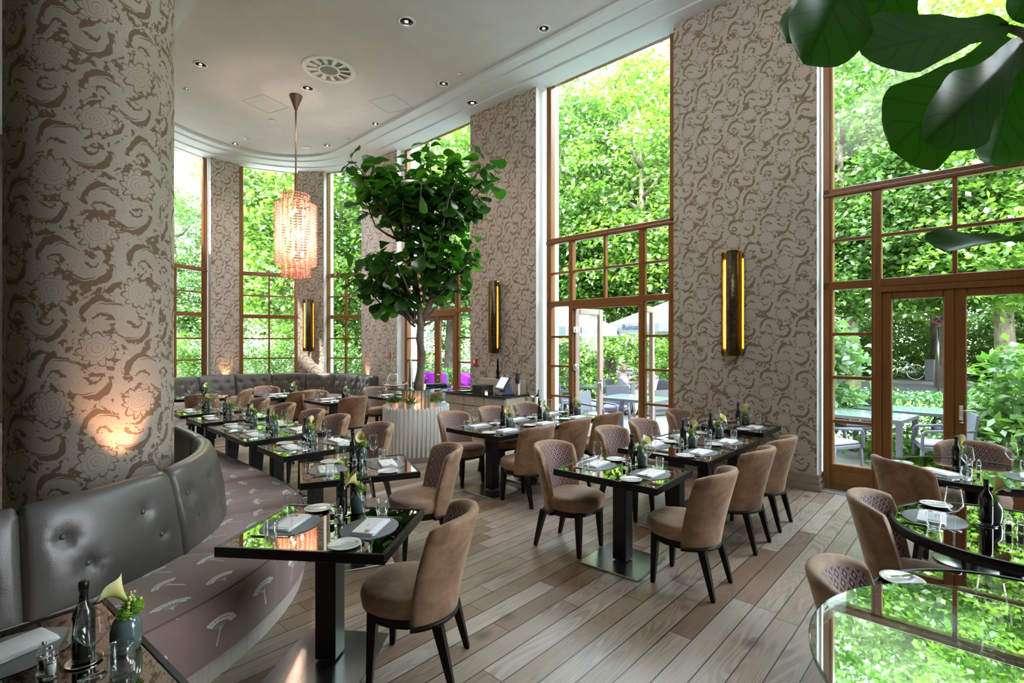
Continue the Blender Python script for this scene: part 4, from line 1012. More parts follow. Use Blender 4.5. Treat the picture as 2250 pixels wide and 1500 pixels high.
def fig_tree(name,trunk_pts,trunk_r,tips,nleaf,L_,seed,lab,cat='tree'):
    rnd=random.Random(seed); t=empty(name,trunk_pts[0],0,lab,cat); o=-Vector(trunk_pts[0])
    m=MB(); m.tube([Vector(p)+o for p in trunk_pts],trunk_r,12); m.build('trunk',M['bark'],t)
    b=MB(); lf=MB()
    for tip,fork in tips:
        tip=Vector(tip)+o; fork=Vector(fork)+o; mid=fork.lerp(tip,.5)+Vector((rnd.uniform(-.1,.1),rnd.uniform(-.1,.1),-.10+rnd.uniform(-.05,.05)))
        b.tube([fork,fork.lerp(mid,.5)+Vector((0,0,-.02)),mid,mid.lerp(tip,.6)+Vector((0,0,.02)),tip],[.022,.018,.014,.011,.007],6)
        ax=(tip-mid).normalized()
        for k in range(nleaf):
            g=k*2.4+rnd.uniform(-.3,.3); f=k/nleaf; bs=tip.lerp(mid,f*.55)
            o_=ax.orthogonal().normalized(); d=(Matrix.Rotation(g,3,ax)@o_)*1.0+ax*rnd.uniform(.1,.9)*(1-f)+Vector((0,0,rnd.uniform(-.75,.35)))
            up=(Vector((0,0,1))+Vector((rnd.uniform(-.5,.5),rnd.uniform(-.5,.5),0))); 
            if abs(d.normalized().dot(up.normalized()))>.95: up=Vector((1,0,.3))
            s=L_*rnd.uniform(.7,1.12); leaf_mesh(lf,bs+d.normalized()*.03,d,up,s,s*.78,rnd.uniform(.1,.9),rnd.uniform(.05,.35),0,6,4,.02,rnd)
    b.build('branches',M['bark'],t); lf.build('foliage',M['fig'],t); return t
rnd=random.Random(5)
tips=[]
TX,TY=-1.50,8.0
def fk(x,y,z): # fork point on the main limbs
    f=max(0,min(1,(z-2.05)/2.2)); return (TX+.02+(x-TX)*.22*f+(.12 if x>TX else -.16)*f,TY+(y-TY)*.2*f,max(2.05,min(3.9,z-.55)))
for p in((-2.52,7.95,4.66),(-2.35,8.0,4.5),(-.38,7.9,4.62),(-.30,8.05,4.35),(-1.30,7.9,4.92),(-1.45,8.1,4.75),(-2.56,7.9,2.95),(-2.4,8.0,2.75),(-.52,7.95,3.36),(-1.98,7.9,2.42),(-2.25,7.8,3.95),(-.55,7.8,3.95),(-2.1,7.8,4.35),(-.8,7.8,4.6),(-1.75,7.7,2.65)): tips.append((p,fk(*p)))
for cx,cy_,cz,rx,ry,rz_,n in((-1.42,8.0,4.05,.92,.85,.74,54),(-1.55,7.95,3.0,.88,.75,.42,28),(-1.0,7.9,3.25,.5,.6,.35,8)):
    for k in range(n):
        while True:
            v=Vector((rnd.uniform(-1,1),rnd.uniform(-1,1),rnd.uniform(-1,1)))
            if .3<v.length<1: break
        p=(cx+v.x*rx,cy_+v.y*ry,cz+v.z*rz_); tips.append((p,fk(*p)))
ft=fig_tree('fig_tree',[(TX,TY,.77),(TX,TY,1.10),(TX+.05,TY,1.3),(TX+.09,TY,1.6),(TX+.04,TY,1.85),(TX+.07,TY,2.08),(TX+.02,TY+.02,2.5),(TX-.08,TY,3.2),(TX-.12,TY,3.9)],[.06,.062,.06,.058,.055,.06,.04,.03,.02],tips,8,.285,5,'indoor fiddle-leaf fig tree rising from the white slatted planter')
_k=MB(); _k.tube([(.07,0,1.28),(.22,0,1.73),(.16,.02,2.43),(.2,0,3.2)],[.045,.035,.028,.018],8); _k.tube([(.05,0,1.26),(.17,-.02,1.33),(.30,-.03,1.38),(.33,-.03,1.45)],[.03,.022,.014,.006],6); _k.tube([(.05,0,1.28),(-.12,0,1.53),(-.45,-.05,1.78)],[.03,.022,.012],6); _k.build('limb',M['bark'],ft)
M['slatw']=mat('white painted wood',(.84,.85,.84),.45)
def planter(x,y,lab,glass_lab,pots=()):
    t=empty('planter_stand',(x,y,0),0,lab,'planter'); m=MB(); R_=.50
    m.lathe([(R_-.03,0),(R_-.03,.09),(R_-.012,.09),(R_-.012,.79),(R_-.06,.79),(R_-.06,.765),(0,.765)],(0,0,0),64); n=48
    for k in range(n):
        a=2*PI*k/n; m.box((R_*math.cos(a)+.0*x,R_*math.sin(a),.455),(.034,.032,.73),a,.004)
    m.build('slatted_drum',M['slatw'],t)
    m=MB(); n=22
    for k in range(n):
        a=2*PI*k/n; m.box((.21*math.cos(a),.21*math.sin(a),.925),(.03,.03,.32),a,.004)
    m.lathe([(.19,.766),(.19,1.08)],(0,0,0),32); m.build('inner_drum',M['slatw'],t)
    m=MB(); m.lathe([(.065,1.088),(.548,1.088),(.55,1.091),(.55,1.100),(.548,1.102),(.065,1.102)],(0,0,0),72,cap=False); m.s=[False]*len(m.s); m.build('glass_top',M['tier_glass'],t)
    m=MB(); m.lathe([(.551,1.089),(.5515,1.101)],(0,0,0),72,cap=False); m.build('glass_edge',M['gedge'],t)
    return t
M['gedge']=mat('green glass edge',(.05,.28,.20),.1,Alpha=.75)
planter(TX-.01,TY,'white slatted round planter stand with glass tier at the room centre','')
_p=planter(1.153,.968,'cropped round stand whose glass tier mirrors the garden',''); _p.scale=(.92,.92,1)
light('POINT','planter_glow',(TX-.01,TY-.30,.84),1.0,(1,.36,.16),shadow_soft_size=.03)
M['pot']=mat('white pot',(.72,.71,.68),.35); M['soil']=mat('soil',(.04,.025,.015),.9)
def herb(x,y,z,lab,s,seed):
    t=empty('potted_herb',(x,y,z),0,lab,'potted plant'); m=MB(); m.lathe([(.050,0),(.066,.11),(.070,.112),(.070,.118),(.062,.118),(.06,.10)],(0,0,0),24,cap=False); m.lathe([(0,.002),(.05,.002)],(0,0,0),24,cap=False); m.build('pot',M['pot'],t)
    m=MB(); m.lathe([(0,.102),(.061,.102)],(0,0,0),20,cap=False); m.build('soil',M['soil'],t)
    r=random.Random(seed); m=MB()
    for k in range(70):
        a=r.uniform(0,2*PI); el=r.uniform(.3,1.4); d=Vector((math.cos(a)*math.cos(el),math.sin(a)*math.cos(el),math.sin(el))); L_=r.uniform(.07,.15)*s; b0=Vector((d.x*.03,d.y*.03,.10)); m.tube([b0,b0+d*L_],[.0016,.0008],3,0)
        for j in range(5):
            q=b0+d*L_*(.35+.65*j/4); e=Vector((r.uniform(-1,1),r.uniform(-1,1),r.uniform(-.2,.8))).normalized(); sd=e.cross(d).normalized()*.010; m.add([q,q+e*.014+sd,q+e*.032,q+e*.014-sd],[(0,1,2,3)],0,False)
    m.build('foliage',M['herb'],t)
M['herb']=leafmat('herb leaves',(.03,.13,.01),(.12,.36,.03),6,.35)
herb(TX-.30,TY-.24,.768,'potted bright green herb at the tree planter, bay side',1.05,1); herb(TX-.02,TY-.37,.768,'potted fine-leaved herb at the middle of the tree planter',1.0,2); herb(TX+.32,TY-.19,.768,'potted fern-like herb at the sideboard side of the planter',1.0,3)
# things on the glass tier
t=empty('cake_stand',(TX-.33,TY-.10,1.102),0,'glass cloche over a white cake plate on the planter tier','cake stand')
m=MB(); m.lathe([(.05,0),(.05,.01),(.12,.03),(.165,.04),(.165,.045),(0,.04)],(0,0,0),36); m.build('plate',M['white'],t)
m=MB(); m.lathe([(.125,.046),(.115,.10),(.095,.17),(.085,.195),(.06,.21),(.012,.215)],(0,0,0),32,cap=False); m.build('cloche',M['cloche'],t) if 'cloche' in M else m.build('cloche',M['glass'],t)
m=MB(); m.lathe([(.008,.214),(.008,.222),(.02,.235),(.015,.252),(0,.256)],(0,0,0),16); m.build('knob',M['glass'],t)
m=MB(); m.lathe([(0,0),(.04,0),(.045,.01),(.03,.02),(0,.024)],(.02,0,.046),12); m.lathe([(0,0),(.03,0),(.03,.012),(0,.018)],(-.05,.02,.046),10); m.build('pastry',mat('pastry',(.65,.38,.14),.7),t)
m=MB(); m.lathe([(.038,0),(.036,.02),(.018,.42),(.014,.44),(.012,.46),(0,.465)],(TX-.06,TY-.20,1.102),20); o=m.build('peppermill_tower',M['silver']); o.name='tall_pepper_mill'; tag(o,'slim tall silver tower mill on the glass tier against the trunk','pepper mill')
for k,(dx,rz_) in enumerate(((.30,.25),(.31,.15),(.29,.30))):
    m=MB(); m.box((0,0,.008),(.32,.23,.014),0,.003); place(tag(m.build('menu_folder',mat('navy leatherette',(.02,.03,.05),.4)),cat='folder'),(TX+dx,TY+.02,1.102+k*.016),rz_,('lowest','middle','topmost')[k]+' dark menu folder in the stack on the glass tier','dark menu folders')
# near fig leaves hanging into the picture from the second tree
t=empty('fig_tree',(1.62,1.05,1.1),0,'large dark fig leaves hanging over the garden doors','tree'); o=Vector((1.62,1.05,1.1))
m=MB(); m.tube([Vector((1.62,1.05,1.10))-o,Vector((1.66,1.10,1.7))-o,Vector((1.60,1.22,2.35))-o,Vector((1.62,1.3,2.75))-o],[.045,.042,.03,.02],10); m.build('trunk',M['bark'],t)
def PX(px,py,Y): return Vector(((px-1125)/1115*Y,Y,1.8-(py-752)/1115*Y))
m=MB(); br=PX(2245,70,1.25)-o; m.tube([Vector((1.60,1.25,2.45))-o,br.lerp(Vector((1.60,1.25,2.45))-o,.5)+Vector((0,0,.03)),br,PX(2195,55,1.22)-o],[.018,.014,.011,.006],7); m.build('branch',M['bark'],t); m=MB(); br2=PX(2240,525,1.2)-o; m.tube([Vector((1.66,1.12,1.9))-o,br2+Vector((.1,0,.0)),br2],[.014,.01,.006],7); m.build('branch',M['bark'],t); m=MB(); br3=PX(1960,-140,1.3)-o; m.tube([Vector((1.6,1.28,2.6))-o,br3],[.016,.008],7); m.build('branch',M['bark'],t)
def L3(b,tp,wpx,Yb,Yt,up,droop=.1,fold=.08,seed=0):
    B_=PX(*b,Yb)-o; T_=PX(*tp,Yt)-o; L_=(T_-B_).length; mm=MB(); leaf_mesh(mm,B_,T_-B_+Vector((0,0,droop*L_*.3)),Vector(up),L_*1.04,wpx/1115*(Yb+Yt)/2,droop,fold,0,22,12,.012,random.Random(seed)); mm.build('leaf',M['fig'],t)
L3((2215,55),(1925,105),175,1.22,1.15,(0,-1,.35),.15,.1,1)
L3((2225,85),(1985,325),215,1.25,1.28,(.5,-1,.3),.12,.1,2)
L3((2245,95),(2120,300),165,1.15,1.05,(.4,-1,.2),.35,.3,3)
L3((2250,75),(2195,352),200,1.30,1.32,(.3,-1,.1),.1,.12,4)
L3((1905,-150),(1795,122),185,1.2,1.16,(.2,-1,.1),.15,.35,5)
L3((1800,-90),(1742,86),80,1.28,1.3,(.3,-1,.1),.15,.25,6)
L3((2025,-130),(1925,40),190,1.3,1.33,(.3,-1,.2),.1,.1,7)
L3((2290,-60),(2235,38),90,1.2,1.2,(.2,-1,.1),.1,.1,8)
L3((2290,535),(2095,530),165,1.22,1.12,(0,-.28,1),.25,.35,9)
L3((2290,60),(2330,330),200,1.3,1.3,(.3,-1,.1),.1,.1,10)
L3((2260,40),(2420,150),180,1.3,1.35,(.1,-1,.3),.1,.1,11)
# ---------------------------------------------------------------- sideboard
cab0=Vector((-.113,8.85,0))
M['cabinet']=noisy('limed oak',(.44,.37,.29),(.50,.43,.35),5,.5,stretch=(1,1,10))
def SB(s,d,z=0): q=cab0-U*s+N*d; return Vector((q.x,q.y,z))
for k in range(3):
    c=SB(.28+.55*k,.30); t=empty('cabinet',c,UA,'limed oak drawer and door cabinet, %s of the run'%('till end','middle','tree end')[k] if False else 'limed oak cabinet with drawer and door, %s'%('beneath the till','middle of the three','closest to the planter')[k],'cabinet','limed oak cabinets')
    m=MB(); m.box((0,.012,.41),(.548,.57,.82),0,.002); m.build('body',M['cabinet'],t)
    m=MB(); m.box((0,-.283,.715),(.52,.02,.17),0,.003); d=m.build('drawer',M['cabinet'],t)
    def hand(m,L_,c,vert=False):
        ex=(0,0,L_/2) if vert else (L_/2,0,0); a=Vector(c)-Vector(ex); b=Vector(c)+Vector(ex); off=Vector((0,-.028,0)); m.tube([a,a+off],.004,6); m.tube([b,b+off],.004,6); m.tube([a+off,b+off],.005,6)
    m=MB(); hand(m,.12,(0,-.293,.715)); m.build('handle',M['silver'],d)
    m=MB(); m.box((0,-.283,.34),(.52,.02,.54),0,.003); m.box((0,-.296,.34),(.36,.006,.38),0,.003); d=m.build('door',M['cabinet'],t)
    m=MB(); hand(m,.16,((.22,-.22,.22)[k],-.293,.45),True); m.build('handle',M['silver'],d)
m=MB(); m.box((0,0,.835),(1.70,.64,.03),0,.004); o=m.build('worktop',mat('black granite',(.015,.016,.018),.18),None,SB(.83,.29),UA); tag(o,'long black stone worktop along the pier','worktop')
m=MB(); m.box((0,0,.975),(1.15,.10,.25),0,.003); o=m.build('backsplash_shelf',mat('pale panel',(.52,.46,.39),.5),None,SB(.62,.55),UA); tag(o,'low pale shelf upstand behind the till','shelf')
m=MB(); m.lathe([(.17,0),(.24,.014),(.25,.02),(.24,.022),(.17,.008),(0,.006)],(0,0,0),40); m.build('serving_tray',M['silver'],None,SB(1.38,.22,.85)); tag(C.objects['serving_tray'],'oval silver serving tray lying on the worktop','tray')
t=empty('storage_box',SB(.78,.20,.85),UA,'black woven box with lid beside the till','box')
m=MB(); m.box((0,0,.07),(.26,.30,.14),0,.006); [m.box((0,-.151,.02+.02*k),(.25,.006,.006)) for k in range(6)]; m.build('body',mat('black weave',(.03,.032,.03),.6),t); m=MB(); m.box((0,0,.147),(.27,.31,.014),0,.003); m.build('lid',mat('dark lid',(.05,.045,.04),.5),t)
t=empty('tea_light',SB(.54,.06,.85),0,'small lit tea light glass before the till','candle'); m=MB(); m.lathe([(.028,0),(.032,.075),(.03,.075),(.026,.005)],(0,0,0),16,cap=False); m.build('glass',M['glass'],t); m=MB(); m.lathe([(0,.002),(.022,.002),(.022,.035),(0,.035)],(0,0,0),12,cap=False); m.build('candle',M['tubelamp'],t)
t=empty('till',SB(.25,.22,.85),UA-.35,'touchscreen till with tilted screen on the black worktop','till')
M['tillb']=mat('blue black plastic',(.02,.035,.07),.35)
m=MB(); m.box((0,.02,.02),(.30,.26,.04),0,.01); m.loft([[(-.10,-.06,.04),(.10,-.06,.04),(.10,.12,.04),(-.10,.12,.04)],[(-.06,.03,.20),(.06,.03,.20),(.06,.10,.20),(-.06,.10,.20)]],smooth=False); m.build('stand',M['tillb'],t)
R_=Matrix.Translation((0,-.02,.215))@Matrix.Rotation(math.radians(-32),4,'X')
m=MB(); m.box((0,0,0),(.36,.035,.27),0,.008,0,R_); s=m.build('screen_housing',M['tillb'],t)
m=MB(); m.box((0,-.019,0),(.30,.003,.21),0,0,0,R_); m.build('screen',mat('lit screen',(.5,.6,.75),.2,0,Emission_Color=(.55,.68,.85,1),Emission_Strength=.55),s)
m=MB(); m.box((.09,-.0215,.05),(.09,.002,.08),0,0,0,R_); m.box((.09,-.0215,-.05),(.09,.002,.08),0,0,1,R_); m.box((-.06,-.0215,-.02),(.15,.002,.13),0,0,2,R_); m.build('screen_tiles',[mat('tile blue',(.2,.3,.45),.3,0,Emission_Color=(.30,.42,.62,1),Emission_Strength=.5),mat('tile grey',(.4,.45,.5),.3,0,Emission_Color=(.42,.5,.62,1),Emission_Strength=.5),mat('tile pale',(.7,.75,.8),.3,0,Emission_Color=(.70,.78,.88,1),Emission_Strength=.55)],s)
t=empty('card_reader',SB(.06,.40,.85),UA-.2,'card reader on a white post beside the till','card reader'); m=MB(); m.box((0,0,.12),(.05,.05,.24),0,.005); m.build('post',M['white'],t); m=MB(); m.box((0,-.02,.30),(.085,.05,.19),0,.01,0,Matrix.Rotation(math.radians(0),4,'X')); m.box((0,-.047,.33),(.06,.004,.06),0,0,1); m.build('reader',[M['tillb'],M['teal']],t)
m=MB(); 
for k in range(3): m.tube([SB(.12,.45,.86),SB(.10,.40+.03*k,.95-.02*k),SB(.05,.34,.90),SB(.03,.44,.86)],.004,5)
tag(m.build('cable_loop',M['cap']),'tangled black cable behind the till','cable')
m=MB(); m.lathe([(.030,0),(.032,.03),(.022,.05),(.028,.09),(.034,.13),(.018,.20),(.024,.26),(.017,.30),(.022,.33),(.012,.36),(.015,.38),(0,.40)],(0,0,0),20); o=m.build('tall_pepper_mill',M['leg'],None,SB(.73,.55,1.10)); tag(o,'large dark turned wooden pepper mill on the shelf','pepper mill')
for k in range(3): 
    m=MB(); m.lathe([(.016,0),(.018,.05),(.013,.06),(.014,.075),(0,.078)],(0,0,0),12); o=m.build('shaker',M['silver'] if k!=1 else M['pepper'],None,SB(.60-.06*k,.55,1.10)); tag(o,('first','second','third')[k]+' small shaker counted from the dark mill on the shelf','shaker','small shakers on the shelf')
t=empty('wine_cooler',(.36,8.62,0),0,'silver wine bucket on a floor stand at the sideboard end','wine cooler')
m=MB(); m.lathe([(.075,0),(.10,.20),(.108,.22),(.112,.225),(.105,.225),(.095,.20),(.07,.01),(0,.008)],(0,0,.66),28,cap=False); m.build('bucket',M['silver'],t)
m=MB(); m.tube([(0,0,.02),(0,0,.66)],.014,8); m.lathe([(.13,0),(.13,.012),(.02,.03)],(0,0,0),24); m.lathe([(.10,.655),(.10,.665)],(0,0,0),20); m.build('stand',M['silver'],t)
for s in(-1,1): m=MB(); m.tube([(s*.105,0,.83),(s*.135,0,.84),(s*.135,0,.80),(s*.105,0,.79)],.005,6); m.build('ring_handle',M['silver'],t)
for k,(dx,dy) in enumerate(((-.045,.02),(.05,-.01))):
    m=MB(); m.lathe([(0,0),(.036,0),(.037,.17),(.030,.20),(.014,.235),(.0135,.30),(0,.302)],(0,0,0),16,M=Matrix.Rotation(.14*(1 if k else -1),4,'Y')); o=m.build('wine_bottle',M['bottleg'],None,(.36+dx,8.62+dy,.70)); tag(o,'dark wine bottle in the silver bucket, %s side'%('sideboard','window')[k],'bottle','bottles in the wine bucket')
# ================================================================ OUTSIDE
def nmesh(name,V,nv,mats,mi=None,smooth=False):
    """V: (k*nv,3) array of k faces with nv corners"""
    me=bpy.data.meshes.new(name); k=len(V)//nv
    me.vertices.add(len(V)); me.vertices.foreach_set('co',V.astype(np.float32).ravel())
    me.loops.add(len(V)); me.loops.foreach_set('vertex_index',np.arange(len(V),dtype=np.int32))
    me.polygons.add(k); me.polygons.foreach_set('loop_start',np.arange(0,len(V),nv,dtype=np.int32)); me.polygons.foreach_set('loop_total',np.full(k,nv,dtype=np.int32))
    me.materials.append(mats); me.update(calc_edges=True); return me
def leaves(P,size,rg,flat=.55,asp=.62):
    """leaf blades (4 corners, slightly folded) at the points P"""
    n=len(P); d=rg.normal(size=(n,3)); d[:,2]*=flat; d[:,2]-=.25; d/=np.linalg.norm(d,axis=1)[:,None]
    up=rg.normal(size=(n,3))*.55; up[:,2]+=1; s=np.cross(d,up); s/=np.linalg.norm(s,axis=1)[:,None]+1e-6; nn=np.cross(s,d)
    L_=(size*rg.uniform(.65,1.25,n))[:,None]; w_=L_*asp/2
    a=P; b=P+d*L_*.45+s*w_+nn*L_*.06; c=P+d*L_; e=P+d*L_*.45-s*w_+nn*L_*.06
    return np.stack([a,b,c,e],1).reshape(-1,3)
def clustered(ells,ncl,per,rg,crad=.55,shell=.55):
    out=[]; wts=np.array([e[3]*e[4]*e[5] for e in ells])**.8; wts/=wts.sum()
    for k,e in enumerate(ells):
        m=int(ncl*wts[k])+1; v=rg.normal(size=(m,3)); v/=np.linalg.norm(v,axis=1)[:,None]; r=rg.uniform(shell,1,m)[:,None]**.7
        c=np.array(e[:3])+v*r*np.array(e[3:6])
        q=rg.normal(size=(m,per,3))*np.array([crad,crad,crad*.33])*.6; q[:,:,2]-=.25*(q[:,:,0]**2+q[:,:,1]**2)/crad
        out.append((c[:,None,:]+q).reshape(-1,3))
    return np.concatenate(out)
def make_tree(seed,ells,ncl,per,size,matl,h,rt_,lean=0):
    rg=np.random.default_rng(seed); t=empty('tree',cat='tree'); me=nmesh('foliage',leaves(clustered(ells,ncl,per,rg),size,rg),4,matl)
    o=bpy.data.objects.new('foliage',me); C.objects.link(o); o.parent=t
    m=MB(); r=random.Random(seed); m.tube([(0,0,-.3),(.05,0,1.2),(lean*.4,.05,h*.35),(lean*.8,0,h*.6),(lean,0,h*.85)],[rt_*1.25,rt_,rt_*.8,rt_*.5,rt_*.15],9)
    for k in range(12):
        z=h*(.22+.05*k); a=k*2.4+r.uniform(-.4,.4); L_=r.uniform(1.8,3.3)*(1.1-.05*k); b=Vector((lean*z/h,0,z)); d=Vector((math.cos(a),math.sin(a),.45+.04*k))
        m.tube([b,b+d*L_*.35+Vector((0,0,-.1)),b+d*L_*.7,b+d*L_+Vector((0,0,.3))],[rt_*.45,rt_*.32,rt_*.2,rt_*.06],6)
    m.build('trunk',M['bark'],t); return t
TP1=make_tree(1,[(0,0,8.2,3.6,3.4,4.6),(1.2,.5,5.0,3.0,3.0,2.2),(-1.4,-.3,4.6,2.6,2.6,1.9)],760,52,.21,M['tree1'],11,.26,.5)
TP2=make_tree(2,[(0,0,7.6,3.2,3.4,5.0),(-1.5,.2,4.2,2.8,2.6,2.0),(1.8,-.4,6.0,2.4,2.6,2.2)],740,52,.20,M['tree2'],12,.22,-.4)
TP3=make_tree(3,[(0,0,6.6,3.4,3.2,3.6),(.6,.2,3.6,3.2,3.0,1.7)],720,50,.20,M['tree1'],9,.2,.2)
trees=[(-13.4,20.5,2,.66),(-9.3,21.5,1,1.0),(-6.6,20.2,3,1.1),(-2.6,21.5,1,1.05),(1.5,21,2,1.0),(5.2,19,1,1.0),(8.6,21,3,1.15),(12.2,18.2,2,1.05),(15.0,15.4,1,1.0),(18.5,13.5,2,1.1),(21.5,10.5,1,1.0),
 (-9,34,2,1.1),(-1.5,32,1,1.3),(6,31,2,1.5),(13.5,29,1,1.5),(21,25,2,1.5),(27,19,3,1.6),(-6.3,18.0,3,.55),(10.2,24.5,1,1.3),(30,12,1,1.5),(2.6,28,3,1.4),(17.5,20.5,1,1.2),(24,16,2,1.3)]
where=['beyond the bay by the white house','seen through the end bay window','behind the middle bay window','seen past the fig tree crown','filling the upper glass above the open door','with its crown over the white umbrellas','behind the seated guests','seen through the top of the garden window','arching over the bicycle','behind the no-stopping sign','past the glossy shrub at the frame edge',
 'in the rear row past the bay','tall in the rear row behind the fig','tall in the rear row over the umbrellas','tall in the rear row past the pier','tall in the rear row above the road','in the rear row at the garden end','low, just outside the third bay window','tall between the door and garden windows','in the rear row beyond the garden shrubs','in the rear row above the open door leaf','across the road behind the bicycle','across the road past the sign']
for k,(x,y,kd,sc) in enumerate(trees):
    pr=(TP1,TP2,TP3)[kd-1]; o=place(pr,(x,y,-.05),k*1.7,('bright green broad-leaved tree, ','darker green dense tree, ','low spreading green tree, ')[kd-1]+where[k],'park trees outside'); o.scale=(sc,sc,sc)
def bush(name,ells,ncl,per,size,matl,seed,lab,cat='shrub',crad=.3,shell=.7):
    rg=np.random.default_rng(seed); me=nmesh(name,leaves(clustered(ells,ncl,per,rg,crad,shell),size,rg,.6,.45),4,matl); o=bpy.data.objects.new(name,me); C.objects.link(o)
    return tag(o,lab,cat)
bush('glossy_shrub',[(7.0,6.3,.9,.85,.9,1.05),(7.9,5.5,.9,1.0,1.0,1.1),(6.9,7.1,.5,.5,.5,.5)],420,26,.17,M['shrub'],5,'glossy large-leaved green shrub outside the closed garden door')
bush('leafy_shrub',[(5.35,9.1,1.25,.62,.7,1.1),(4.7,9.5,1.0,.7,.7,1.0)],230,24,.19,M['tree2'],6,'heart-leaved shrub behind the terrace chairs by the garden window')
bush('low_ground_cover',[(6.3,7.6,.22,.9,.7,.25),(7.0,7.3,.2,.9,.6,.25)],120,22,.15,M['shrub'],7,'low leafy planting behind the wicker armchair',crad=.2)
def hedgebox(p,q,w_,h,seed,lab,size=.07,n=16000):
    rg=np.random.default_rng(seed); p=np.array(p);q=np.array(q); d=q-p; L_=np.linalg.norm(d); d/=L_; s=np.array([-d[1],d[0]])
    a=rg.uniform(0,L_,n); f=rg.integers(0,3,n); b=np.where(f==0,-w_/2,np.where(f==1,w_/2,rg.uniform(-w_/2,w_/2,n)))+rg.normal(size=n)*.04; z=np.where(f==2,h,rg.uniform(0,h,n))+rg.normal(size=n)*.04
    P_=np.stack([p[0]+d[0]*a+s[0]*b,p[1]+d[1]*a+s[1]*b,z],1); me=nmesh('hedge',leaves(P_,size,rg,.8,.55),4,M['hedge']); o=bpy.data.objects.new('hedge',me); C.objects.link(o); tag(o,lab,'hedge','clipped hedges')
hedgebox((6.2,9.6),(11.5,6.0),.9,.85,1,'clipped box hedge between terrace and road, garden window')
hedgebox((-3.4,18.2),(1.3,16.8),.7,.8,2,'clipped hedge behind the purple lounge seats',.08)
bush('dense_bush',[(1.0,13.3,.9,.8,.9,1.0),(.2,14.0,.8,.8,.9,.9)],240,26,.10,M['hedge'],8,'dense dark bush outside beside the open door',crad=.22)
bush('dense_bush',[(3.6,16.6,1.1,1.9,1.0,1.3),(5.8,15.6,1.0,1.6,1.0,1.3),(1.6,17.2,.9,1.3,.9,1.1)],520,28,.17,M['tree1'],9,'broad light green bushes behind the seated guests')
bush('bay_shrub',[(-6.3,16.2,.9,1.6,.8,1.15),(-8.6,15.6,.9,1.4,.8,1.2)],420,28,.13,M['tree2'],10,'clipped green shrubs just outside the middle bay window')
bush('bay_shrub',[(-10.6,14.9,1.0,1.2,.9,1.3),(-3.9,16.6,.8,1.2,.7,1.1)],360,28,.14,M['tree1'],12,'light green shrubs outside the outer bay windows')
bush('tall_bushes',[(-15.5,22,1.6,1.9,1.4,2.2),(-12.5,24,1.7,1.9,1.4,2.4),(-18.5,21,1.6,2.0,1.4,2.3),(-9,26,1.8,2.2,1.4,2.5),(-5,27.5,1.8,2.4,1.4,2.5)],1100,30,.22,M['tree1'],21,'tall green bushes between the bay and the white house',crad=.45)
bush('roadside_bushes',[(16.8,29.8,1.3,2.6,1.5,1.9),(20.6,27.2,1.4,2.6,1.5,2.1),(25,24.5,1.5,3,1.5,2.3),(30,21,1.6,3.4,2,2.4),(12,32.6,1.4,3.2,1.5,2.0)],1900,34,.22,M['tree1'],11,'tall flowering roadside bushes behind the bicycle',crad=.5)
rg_=np.random.default_rng(77)
_e=[(t_*math.cos(0)*1.0,0,0) for t_ in range(1)]
_P=[]
for k in range(26):
    q=U*(-42+k*3.2)+N*38; _P.append((q.x,q.y,2.2+1.2*math.sin(k*1.7),2.6,2.0,3.2))
me=nmesh('treeline',leaves(clustered(_P,2600,26,rg_,.8,.6),.38,rg_,.6,.6),4,M['tree2']); o=bpy.data.objects.new('treeline',me); C.objects.link(o); o['kind']='stuff'; o['label']='green thicket closing off the park beyond the road'; o['category']='thicket'
# ground
def slab(name,pts,z,m_,lab=None,cat=None):
    m=MB(); m.add([(x,y,z) for x,y in pts],[tuple(range(len(pts)))]); o=m.build(name,m_); o['kind']='structure'; return o
def tnp(t_,n_): p=U*t_+N*n_; return (p.x,p.y)
def paving():
    x=NT('terrace paving'); p=x.n('NewGeometry').outputs['Position']; s=x.sep(p)
    a=x.math('ADD',x.math('MULTIPLY',s[0],N.x),x.math('MULTIPLY',s[1],N.y)); b=x.math('ADD',x.math('MULTIPLY',s[0],U.x),x.math('MULTIPLY',s[1],U.y))
    g=x.math('MAXIMUM',x.math('LESS_THAN',x.math('FRACT',x.math('DIVIDE',a,.6)),.012),x.math('LESS_THAN',x.math('FRACT',x.math('DIVIDE',b,.6)),.012))
    nz=x.noise(p,3,3); x.set(Base_Color=x.mix(g,x.mix(nz,(.40,.385,.36),(.48,.465,.44)),(.2,.19,.18)),Roughness=.7); return x.m
slab('terrace',[tnp(-40,7.3),tnp(30,7.3),tnp(30,14.5),tnp(-40,14.5)],-.02,paving())
slab('lawn_ground',[tnp(-80,14.5),tnp(80,14.5),tnp(80,120),tnp(-80,120)],-.05,noisy('grass and earth',(.07,.14,.03),(.14,.22,.05),2,.95))
slab('road',[tnp(-60,23.5),tnp(60,23.5),tnp(60,28.5),tnp(-60,28.5)],-.035,mat('asphalt',(.22,.22,.23),.85)); slab('pavement',[tnp(-60,28.5),tnp(60,28.5),tnp(60,30.5),tnp(-60,30.5)],.03,mat('pale pavement',(.30,.29,.26),.85))
m=MB(); c_=U*0+N*28.5; m.box((c_.x,c_.y,.02),(120,.15,.14),UA); o=m.build('kerb',mat('kerb stone',(.45,.44,.42),.8)); o['kind']='structure'
